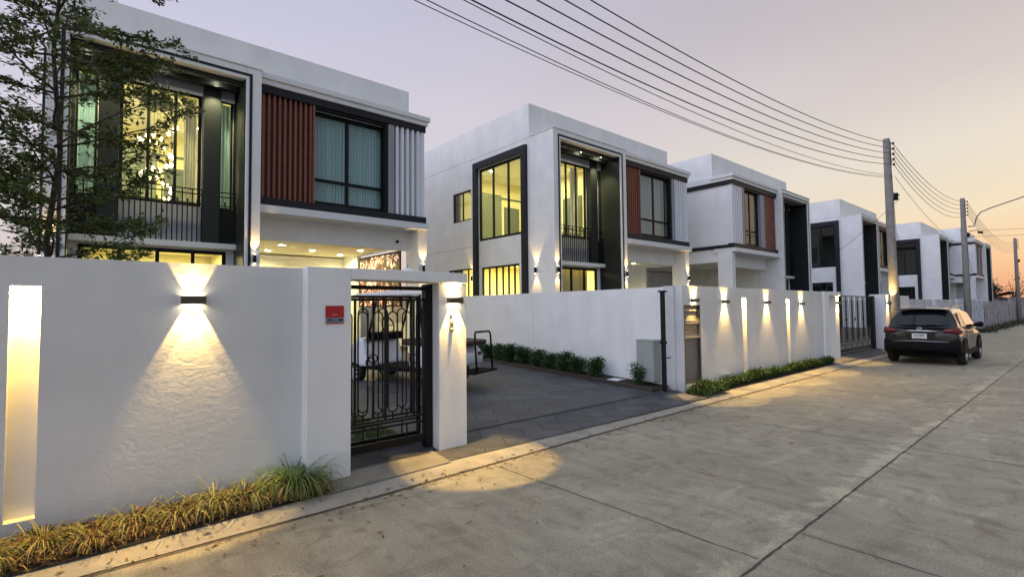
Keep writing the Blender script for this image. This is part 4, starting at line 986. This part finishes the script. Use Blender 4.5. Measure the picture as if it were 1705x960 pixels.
# ------------------------------------------------------------------ far end: panel fences, sheds, trees
M_fpanel = mat('weathered_panel', (.55, .55, .57), .85, noise=(1.6, .35), bump=(8, .4, .02))
M_fdark = mat('old_dark_panel', (.34, .32, .34), .9, noise=(1.4, .45), bump=(8, .5, .02))
t = thing('garden_wall', 'low grey rendered wall with a notch, between the pier behind the car and the second pole', 'garden wall', (28.6, 5.6, 0))
b = MB(); b.box(0, 5.2, 0, .12, 0, 2.10); b.box(5.2, 6.3, 0, .12, 0, 1.80); b.box(6.3, 11.1, 0, .12, 0, 2.12); b.build('wall', M_fpanel, t)
t = thing('panel_fence', 'fence of upright pale weathered panels beyond the second pole', 'fence', (40.3, 5.5, 0))
for i in range(12): MB().box(i*.85, i*.85+.80, random.uniform(0, .05), random.uniform(.07, .1), 0, 2.15+random.uniform(-.04, .04)).build('panel', M_fpanel, t)
b = MB()
for i in range(13): b.box(i*.85-.05, i*.85, -.03, .12, 0, 2.18)
b.build('posts', M_fpanel, t)
t = thing('panel_fence', 'darker stained panel fence farthest down the road', 'fence', (50.7, 5.5, 0))
for i in range(30): MB().box(i*1.1, i*1.1+1.05, random.uniform(0, .12), random.uniform(.14, .2), 0, 2.05+random.uniform(-.12, .1)).build('panel', M_fdark, t)
t = thing('rubble_heap', 'pale broken concrete slabs heaped at the roadside ahead of the car', 'rubble', (33.5, 4.6, 0))
rnd = random.Random(8)
for i in range(16):
    x, y = rnd.uniform(-2.2, 4), rnd.uniform(-.5, .5); o = MB().box(-.35*rnd.uniform(.5, 1.2), .35, -.22, .2, -.03, .04+rnd.uniform(0, .05)).build('slab', M_kerb, t)
    o.location = (x, y, .05+rnd.uniform(0, .14)); o.rotation_euler = (rnd.uniform(-.25, .25), rnd.uniform(-.25, .25), rnd.uniform(0, 3))
def shed(x, y, w, d, h, label, cr, cw):
    t = thing('shed', label, 'shed', (x, y, 0)); MB().box(0, w, 0, d, 0, h).build('wall', cw, t)
    b = MB(); b.quad((-.4, -.5, h-.1), (w+.4, -.5, h-.1), (w+.4, d/2, h+.8), (-.4, d/2, h+.8)); b.quad((-.4, d+.4, h-.1), (w+.4, d+.4, h-.1), (w+.4, d/2, h+.8), (-.4, d/2, h+.8)); b.build('roof', cr, t, solid=.06)
    MB().box(w*.3, w*.3+.9, -.03, -.001, 0, 2).build('door', M_brown, t)
shed(82, 7.5, 9, 6, 2.7, 'low brown roofed shed just past the farthest house', mat('rusty_roof', (.12, .07, .05), .9, noise=(1, .4)), M_fdark)
shed(98, 4.8, 10, 6, 2.8, 'second low dark roofed shed at the end of the road', mat('rusty_roof'), M_fdark)
M_far = leaf_mat('far_leaf', [(.018, .035, .014), (.03, .05, .02), (.045, .055, .025)])
def far_tree(x, y, h, r, label, seed, bare=False):
    rnd = random.Random(seed); t = thing('tree', label, 'tree', (x, y, 0), group='trees at the far end of the road'); tr = MB(); tr.tube([(0, 0, 0), (.1, 0, h*.4), (0, .1, h*.75)], [.16, .11, .05], 7); lf = MB()
    for k in range(16):
        a = rnd.uniform(0, 6.28); e = rnd.uniform(.2, 1); tip = Vector((math.cos(a)*r*e, math.sin(a)*r*e, h*rnd.uniform(.5, 1))); tr.tube([(0, 0, h*.35), tip*.55+Vector((0, 0, h*.2)), tip], [.06, .035, .012], 5)
        for _ in range(14 if bare else 260):
            c = tip+Vector((rnd.gauss(0, r*.2), rnd.gauss(0, r*.2), rnd.gauss(0, h*.07))); s_ = rnd.uniform(.08, .2); d = Vector((rnd.gauss(0, 1), rnd.gauss(0, 1), rnd.gauss(0, 1))).normalized(); q = d.cross(Vector((0, .3, 1))).normalized()*s_*.5
            lf.quad(c, c+d*s_+q, c+d*s_*2, c+d*s_-q)
    tr.build('trunk', M_bark, t); lf.build('crown', M_far, t)
tt = [(78, 9, 4.4, 2.0, 'bushy dark tree behind the shed past the farthest house'), (92, 11, 5.2, 2.6, 'taller tree between the two far sheds'), (104, 3, 4.6, 2.4, 'dark round tree right of the farthest pole'),
      (112, 8.5, 6.0, 3.0, 'loose crowned tree on the horizon left of the farthest pole'), (120, 0, 5.4, 3.0, 'dark tree at the right edge of the picture down the road'), (140, 5, 7, 4, 'broad tree where the road ends')]
for i, a in enumerate(tt): far_tree(*a, 60+i, bare=(i == 3))
b = MB(); rnd = random.Random(3)
for k in range(5000):
    x = rnd.uniform(44, 100); y = 5.3-abs(rnd.gauss(0, .35)); h = rnd.uniform(.05, .4)*(1.2 if rnd.random() < .2 else .6); a = rnd.uniform(0, 6.28); w_ = .03
    b.quad((x-w_*math.cos(a), y-w_*math.sin(a), 0), (x+w_*math.cos(a), y+w_*math.sin(a), 0), (x+.1*rnd.uniform(-1, 1)+.01, y, h), (x+.1*rnd.uniform(-1, 1), y, h))
o = b.build('roadside_weeds', M_far); o['kind'] = 'stuff'; o['label'] = 'dark weeds along the foot of the far panel fences'; o['category'] = 'weeds'

# ------------------------------------------------------------------ wheels, car
M_tyre = mat('tyre_rubber', (.012, .012, .012), .8)
M_rim = mat('alloy_rim', (.32, .32, .33), .3, metal=.9)
M_paint = mat('grey_car_paint', (.010, .011, .012), .22, metal=.0, spec=.35, coat=.35)
M_cglass = mat('car_glass', (.006, .008, .011), .04, spec=.5, coat=0)
M_plast = mat('black_plastic', (.008, .008, .009), .7, spec=.08)
M_tail = mat('tail_lamp_red', (.14, .006, .012), .15, coat=.3)
M_chrome = mat('chrome', (.75, .75, .75), .15, metal=1)
def wheel(parent, x, y, z, r, w, sgn, spokes=5, rimm=M_rim, flipx=1):
    ty = MB().lathe([(r*.66, -w/2), (r*.90, -w/2), (r*.985, -w*.38), (r, 0), (r*.985, w*.38), (r*.90, w/2), (r*.66, w/2)], axis='Y', n=28)
    wo = ty.build('wheel', M_tyre, parent, loc=(x, y, z))
    b = MB().lathe([(r*.66, -w*.46), (r*.62, -w*.3), (r*.60, w*.3), (r*.66, w*.46)], axis='Y', n=28)
    b.lathe([(0, sgn*w*.34), (r*.14, sgn*w*.34), (r*.16, sgn*w*.2)], axis='Y', n=14)
    for k in range(spokes):
        a = 2*math.pi*k/spokes; c, s_ = math.cos(a), math.sin(a); y_ = sgn*w*.33; wd = r*.085; n0 = len(b.v)
        for rr, ww in ((r*.10, wd), (r*.63, wd*.8)):
            for yy in (y_, y_-sgn*w*.12): b.v += [(c*rr-s_*ww, yy, s_*rr+c*ww), (c*rr+s_*ww, yy, s_*rr-c*ww)]
        for q in ((0, 1, 5, 4), (2, 3, 7, 6), (0, 2, 6, 4), (1, 3, 7, 5)): b.f.append(tuple(n0+i for i in q)); b.smooth.append(False)
    b.build('rim', rimm, wo); b = MB().lathe([(0, -sgn*w*.1), (r*.58, -sgn*w*.1)], axis='Y', n=20); b.build('brake_disc', M_plast, wo)
    return wo
def loft(rings, closed_v=False):
    b = MB(); n = len(rings[0])
    for r in rings: b.v += [tuple(p) for p in r]
    for i in range(len(rings)-1):
        for k in range(n-1): b.f.append((i*n+k, i*n+k+1, (i+1)*n+k+1, (i+1)*n+k)); b.smooth.append(True)
    return b
def make_car(x, y, rz):
    t = thing('parked_car', 'dark grey compact suv parked on the kerb side of the road, seen from behind', 'car', (x, y, 0), rz); t.scale = (1.05, 1.05, 1.10)
    # stations along x (rear at 0): belt half width, belt height, top height, roof half width, sill half width
    S = [  # x, zsill, wsill, zshoulder, wshoulder, zbelt, wbelt
        (.03, .50, .70, .74, .80, .90, .76), (.10, .42, .82, .74, .865, .985, .80), (.30, .38, .86, .76, .885, 1.02, .835), (.62, .36, .875, .78, .89, 1.03, .85), (1.0, .30, .87, .78, .885, 1.02, .855), (1.7, .28, .86, .76, .875, .985, .855),
        (2.4, .28, .86, .75, .875, .965, .85), (3.0, .30, .865, .76, .885, .96, .83), (3.4, .34, .875, .78, .885, .95, .80), (3.85, .40, .86, .74, .85, .90, .74), (4.15, .42, .76, .66, .78, .82, .64), (4.27, .46, .60, .62, .62, .74, .5)]
    rings = []
    for (a, zs, ws, zh, wh, zb, wb) in S:
        half = [(0, zs-.06), (ws*.8, zs-.05), (ws, zs), (ws+.008, (zs+zh)/2-.03), (wh-.012, zh-.10), (wh, zh), (wh-.010, zh+.07), (wb+.012, zb-.06), (wb, zb)]
        rings.append([(a, yy, zz) for yy, zz in half])
    # lower shell, mirrored, with tail and nose plates
    def shell(sg): return [[(px, sg*py, pz) for px, py, pz in r] for r in rings]
    full = []
    for r in rings:
        left = [(p[0], -p[1], p[2]) for p in r][::-1]; top = [(r[0][0], yy, r[0][2] if 0 else S[0][5]) for yy in ()]
        full.append(left+[p for p in r[1:]])
    b = loft(full)
    n = len(full[0])
    b.f.append(tuple(range(n))); b.smooth.append(False); b.f.append(tuple(range((len(full)-1)*n, len(full)*n))[::-1]); b.smooth.append(False)
    # deck closing the shell at belt height (bonnet and under the glasshouse)
    for i in range(len(full)-1): b.f.append((i*n, i*n+n-1, (i+1)*n+n-1, (i+1)*n)); b.smooth.append(True)
    body = b.build('body', M_paint, t, weld=True)
    k = body.modifiers.new('sub', 'SUBSURF'); k.levels = k.render_levels = 2
    # wheel arches cut by a boolean would be heavy: dark arch liners proud of the flank
    # bonnet bulge
    b = loft([[(3.0, yy, .955+.05*(1-(yy/.8)**2)) for yy in (-.78, -.5, -.2, .2, .5, .78)], [(3.5, yy, .945+.05*(1-(yy/.8)**2)) for yy in (-.76, -.5, -.2, .2, .5, .76)], [(4.05, yy, .83+.05*(1-(yy/.8)**2)) for yy in (-.62, -.4, -.2, .2, .4, .62)]])
    b.build('bonnet', M_paint, t)
    # glasshouse: pillars and roof in paint
    G = [(.30, 1.02, .80), (.46, 1.26, .73), (.62, 1.46, .645), (.78, 1.535, .60), (1.2, 1.575, .60), (1.9, 1.585, .60), (2.4, 1.55, .60), (2.65, 1.47, .62), (3.0, 1.20, .70), (3.25, 1.0, .76)]
    wr = []
    for (a, zt, wt) in G:
        wb = .845 if a > .4 else .80
        zb = 1.0 if a < 2.9 else .97
        frac = (zt-zb)/(1.58-zb)
        w1 = wb+(wt-wb)*max(.0, min(1, 1))
        half = [(wb, zb-.02), (wb-(wb-wt)*.5, zb+(zt-zb)*.48), (wt+.02, zt-.045*frac), (wt-.05, zt-.012*frac), (wt*.5, zt+.012*frac), (0, zt+.018*frac)]
        wr.append([(a, -yy, zz) for yy, zz in half]+[(a, yy, zz) for yy, zz in half[::-1][1:]])
    b = loft(wr); gh = b.build('roof', M_paint, t)
    k = gh.modifiers.new('sub', 'SUBSURF'); k.levels = k.render_levels = 2
    # rear window: curved sheet just above the sloping tail
    def rg(u, v):  # u across -1..1, v 0 bottom..1 top
        a = .335+(.60-.335)*v; z = 1.075+(1.43-1.075)*v; w = .69+(.585-.69)*v; yy = u*w; return (a-.035-.02*(1-u*u)+.055*abs(u)**4, yy, z+.012)
    b = MB(); n0 = 0; NU, NV = 14, 5
    for jv in range(NV+1):
        for iu in range(NU+1): b.v.append(rg(-1+2*iu/NU, jv/NV))
    for jv in range(NV):
        for iu in range(NU): q = jv*(NU+1)+iu; b.f.append((q, q+1, q+NU+2, q+NU+1)); b.smooth.append(True)
    b.build('rear_window', M_cglass, t)
    # side windows
    for sg in (-1, 1):
        for nm, pts in (('side_window', [(.72, .812, 1.05), (1.18, .845, 1.035), (1.20, .70, 1.44), (.98, .695, 1.435)]), ('side_window', [(1.24, .847, 1.035), (2.0, .848, 1.025), (2.0, .69, 1.475), (1.26, .695, 1.45)]), ('side_window', [(2.05, .848, 1.025), (2.90, .84, 1.02), (2.48, .715, 1.41), (2.05, .69, 1.47)])):
            b = MB(); b.quad(*[(p[0], sg*(p[1]+.014), p[2]) for p in pts]); b.build(nm, M_cglass, t, solid=.004)
        b = MB(); b.tube([(.70, sg*.845, 1.035), (1.5, sg*.868, 1.018), (2.9, sg*.862, 1.005)], .011, 6); b.build('window_trim', M_chrome if 0 else M_plast, t)
        # roof rail
        b = MB(); b.tube([(.85, sg*.60, 1.545), (.95, sg*.61, 1.585), (1.6, sg*.615, 1.61), (2.3, sg*.61, 1.59), (2.42, sg*.60, 1.555)], .014, 6); b.build('roof_rail', M_rim, t)
        # arches + lower cladding
        for ax_ in (.80, 3.42):
            b = MB(); N_ = 18; n0 = 0
            for i in range(N_+1):
                a = math.pi*i/N_; c, s_ = math.cos(a), math.sin(a)
                for rr, yo in ((.335, .72), (.338, .905), (.40, .902), (.405, .86)): b.v.append((ax_+c*rr, sg*yo, .345+s_*rr))
            for i in range(N_):
                for q in range(3): b.f.append((i*4+q, i*4+q+1, (i+1)*4+q+1, (i+1)*4+q)); b.smooth.append(True)
            b.build('wheel_arch', M_plast, t)
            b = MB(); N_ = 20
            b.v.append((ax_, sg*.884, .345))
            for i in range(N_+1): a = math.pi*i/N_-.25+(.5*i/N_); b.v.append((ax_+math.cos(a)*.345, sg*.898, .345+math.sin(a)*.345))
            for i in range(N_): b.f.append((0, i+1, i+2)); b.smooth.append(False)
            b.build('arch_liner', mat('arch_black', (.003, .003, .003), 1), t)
        b = MB(); b.box(1.18, 3.05, sg*.80 if sg > 0 else -.895, .895 if sg > 0 else sg*.80, .24, .40); b.build('sill_cladding', M_plast, t, bevel=.03)
        # mirror, handles
        m_ = MB(); m_.tube([(2.62, sg*.86, 1.05), (2.66, sg*.93, 1.06), (2.68, sg*1.02, 1.07), (2.68, sg*1.08, 1.07)], [.03, .06, .085, .05], 8); m_.build('door_mirror', M_plast, t)
        for hx in (1.32, 2.12): MB().box(hx, hx+.17, sg*.878 if sg > 0 else -.905, .905 if sg > 0 else -.878, .885, .915).build('door_handle', M_paint, t, bevel=.008)
        b = MB()
        for xa in (1.14, 2.02): b.tube([(xa, sg*.892, .42), (xa+.01, sg*.894, .75), (xa, sg*.868, .98)], .004, 4)
        b.build('door_gap', M_plast, t)
        # tail lamp, a boomerang that wraps the corner
        b = MB(); pr = [(-.005, .50, .955), (.03, .64, 1.0), (.10, .80, 1.03), (.30, .872, 1.03), (.48, .885, 1.02)]; pl = [(-.005, .50, .93), (.02, .66, .90), (.085, .835, .86), (.26, .90, .86), (.42, .898, .93)]
        for (a1, y1, z1), (a2, y2, z2) in zip(pr, pl): b.v += [(a1-.012, sg*(y1+.004), z1+.01), (a1-.045, sg*(y1*.3+y2*.7+.018), z1*.5+z2*.5), (a2-.02, sg*(y2+.008), z2)]
        for i in range(len(pr)-1):
            for q in range(2): b.f.append((i*3+q, i*3+q+1, (i+1)*3+q+1, (i+1)*3+q)); b.smooth.append(True)
        b.build('tail_lamp', M_tail, t, solid=.02)
        b = MB().box(-.035, .02, sg*.60 if sg > 0 else -.76, .76 if sg > 0 else sg*.60, .56, .61); b.build('reflector', mat('reflector_red', (.30, .02, .02), .2), t, bevel=.01)
        b = MB().box(4.0, 4.24, sg*.45 if sg > 0 else -.72, .72 if sg > 0 else sg*.45, .66, .76); b.build('headlight', M_chrome, t, bevel=.03)
    for ax_ in (.80, 3.42):
        for sg in (-1, 1): wheel(t, ax_, sg*.80, .325, .325, .21, sg)
    # tail: tailgate recess, bumper, plate
    b = MB(); 
    rgs = []
    for (a, hw, z0, z1) in ((-.06, .60, .42, .62), (-.045, .74, .40, .64), (.02, .845, .38, .66), (.14, .885, .36, .68), (.36, .893, .38, .60)): rgs.append((a, hw, z0, z1))
    path = [(r_[0], -r_[1], r_[2], r_[3]) for r_ in rgs[::-1]]+[(r_[0], r_[1], r_[2], r_[3]) for r_ in rgs]
    for (a, yy, z0, z1) in path: b.v += [(a+.05, yy*.96, z0-.05), (a, yy, z0), (a-.012, yy*1.002, (z0+z1)/2), (a+.004, yy, z1), (a+.06, yy*.97, z1+.02)]
    for i in range(len(path)-1):
        for q in range(4): b.f.append((i*5+q, i*5+q+1, (i+1)*5+q+1, (i+1)*5+q)); b.smooth.append(True)
    b.build('rear_bumper', M_plast, t, solid=.015)
    b = MB().tube([(-.03, -.66, .64), (-.07, -.3, .655), (-.075, 0, .66), (-.07, .3, .655), (-.03, .66, .64)], .013, 8); b.build('bumper_strip', M_rim, t)
    b = MB().box(-.012, .03, -.34, .34, .70, .90); b.build('plate_recess', M_paint, t, bevel=.01)
    b = MB().tube([(.0, -.40, .93), (-.025, -.2, .94), (-.03, 0, .942), (-.025, .2, .94), (.0, .40, .93)], .014, 8); b.build('tailgate_trim', M_chrome, t)
    pl = MB().box(-.032, -.022, -.17, .17, .725, .865).build('licence_plate', mat('plate_white', (.62, .64, .62), .4), t, bevel=.002)
    text('1กก 8842', .072, mat('plate_ink', (.01, .01, .012), .5), pl, (-.034, 0, .808), (R(90), 0, R(-90)), 'plate_number', .86, .001)
    text('กรุงเทพมหานคร', .030, mat('plate_ink'), pl, (-.034, 0, .748), (R(90), 0, R(-90)), 'plate_province', .9)
    b = MB(); b.tube([(-.018, .055*math.cos(a*math.pi/10), 1.0+.04*math.sin(a*math.pi/10)) for a in range(20)], .006, 6, closed=True); b.box(-.026, -.014, -.07, .07, .993, 1.007); b.build('badge', M_chrome, t)
    b = MB(); b.tube([(.20, 0, 1.075), (.21, -.12, 1.09), (.25, -.33, 1.105)], .008, 5); b.build('rear_wiper', M_plast, t)
    rgs = [[(.42+.03*abs(u)**2, u*.56, 1.545-.02*u*u), (.72, u*.58, 1.565-.02*u*u), (.74, u*.58, 1.53-.02*u*u), (.44+.03*abs(u)**2, u*.56, 1.515-.02*u*u)] for u in [-1+.2*i for i in range(11)]]
    b = MB()
    for r_ in rgs: b.v += r_
    for i in range(10):
        for q in range(4): b.f.append((i*4+q, i*4+(q+1) % 4, (i+1)*4+(q+1) % 4, (i+1)*4+q)); b.smooth.append(False)
    b.f += [(0, 1, 2, 3), (40, 41, 42, 43)]; b.smooth += [False, False]; b.build('roof_spoiler', M_paint, t)
    b = MB(); n0 = 0; b.v += [(.80, -.02, 1.575), (1.0, -.03, 1.585), (1.0, .03, 1.585), (.80, .02, 1.575), (.84, 0, 1.655)]; b.f += [(0, 1, 4), (1, 2, 4), (2, 3, 4), (3, 0, 4)]; b.smooth += [True]*4; b.build('antenna_fin', M_rim, t)
    MB().box(.3, 4.0, -.7, .7, .19, .36).build('underbody', M_plast, t)
    return t
make_car(19.35, 3.55, R(0))

# ------------------------------------------------------------------ golf cart in the driveway
def golf_cart(x, y, z, rz):
    t = thing('golf_cart', 'white golf cart with black roof posts and brown seats standing in the near driveway', 'golf cart', (x, y, z), rz)
    MW = mat('cart_white', (.72, .74, .78), .3, coat=.5); SE = mat('cart_seat', (.05, .018, .015), .6)
    # local x forward, rear axle at 0
    def prof(name, pts, w0, w1, m, bev=.03):
        b = MB(); n = len(pts)
        for yy in (w0, w1): b.v += [(p[0], yy, p[1]) for p in pts]
        b.f.append(tuple(range(n))[::-1]); b.f.append(tuple(range(n, 2*n))); b.smooth += [False, False]
        for i in range(n): k = (i+1) % n; b.f.append((i, k, n+k, n+i)); b.smooth.append(False)
        return b.build(name, m, t, bevel=bev)
    prof('rear_body', [(-.58, .42), (-.60, .62), (-.45, .80), (.35, .80), (.52, .55), (.52, .38), (-.30, .38)], -.56, .56, MW, .06)
    prof('front_body', [(1.55, .36), (1.62, .60), (1.70, .95), (1.85, .98), (2.18, .72), (2.28, .50), (2.20, .34)], -.58, .58, MW, .06)
    prof('floor', [(.3, .30), (.3, .38), (1.7, .38), (1.7, .30)], -.56, .56, M_plast, .01)
    prof('dashboard', [(1.52, .90), (1.50, 1.05), (1.66, 1.08), (1.72, .90)], -.5, .5, M_plast, .02)
    prof('front_seat', [(.12, .82), (.12, .94), (.70, .96), (.74, .86), (.70, .82)], -.52, .52, SE, .04)
    prof('seat_back', [(.02, .95), (-.06, 1.32), (.04, 1.34), (.13, .97)], -.52, .52, M_plast, .03)
    prof('rear_seat', [(-.70, .82), (-.72, .92), (-.16, .94), (-.14, .82)], -.50, .50, SE, .04)
    prof('rear_seat_back', [(-.13, .96), (-.16, 1.30), (-.08, 1.30), (-.05, .96)], -.50, .50, SE, .03)
    prof('footrest', [(-.98, .30), (-.98, .34), (-.55, .34), (-.55, .30)], -.45, .45, M_plast, .01)
    b = MB(); b.tube([(-.94, -.30, .34), (-.90, -.30, 1.05), (-.89, -.26, 1.10), (-.89, .26, 1.10), (-.90, .30, 1.05), (-.94, .30, .34)], .020, 8); b.build('grab_rail', M_black, t)
    prof('roof', [(.12, 1.84), (.14, 1.90), (.9, 1.95), (1.95, 1.90), (2.05, 1.84)], -.58, .58, MW, .02)
    for sg in (-1, 1):
        b = MB(); b.tube([(1.62, sg*.52, .95), (1.45, sg*.53, 1.5), (1.35, sg*.53, 1.88)], .022, 8); b.build('roof_post', M_black, t); b = MB(); b.tube([(.16, sg*.53, .8), (.20, sg*.54, 1.4), (.24, sg*.54, 1.88)], .022, 8); b.build('roof_post', M_black, t)
    b = MB(); b.tube([(1.30+.05*math.sin(a*math.pi/10), .26+.18*math.cos(a*math.pi/10), 1.22+.17*math.sin(a*math.pi/10)) for a in range(20)], .016, 8, closed=True); b.tube([(1.31, .26, 1.22), (1.55, .26, 1.02)], .02, 8); b.tube([(1.30, .09, 1.22), (1.30, .43, 1.22)], .012, 6); b.build('steering_wheel', M_black, t)
    for sg in (-1, 1):
        wheel(t, 0, sg*.50, .23, .23, .20, sg, 6, M_trim); wheel(t, 1.98, sg*.50, .23, .23, .18, sg, 6, M_trim)
        b = MB().lathe([(0, .0), (.06, .0), (.07, -.04)], axis='X', c=(2.27, sg*.36, .66), n=14); b.build('headlight', M_chrome, t)
        b = MB().box(-.615, -.59, sg*.38-.06, sg*.38+.06, .60, .68); b.build('tail_lamp', M_tail, t)
golf_cart(5.66, 8.76, gz(9.3)-.02, R(112))
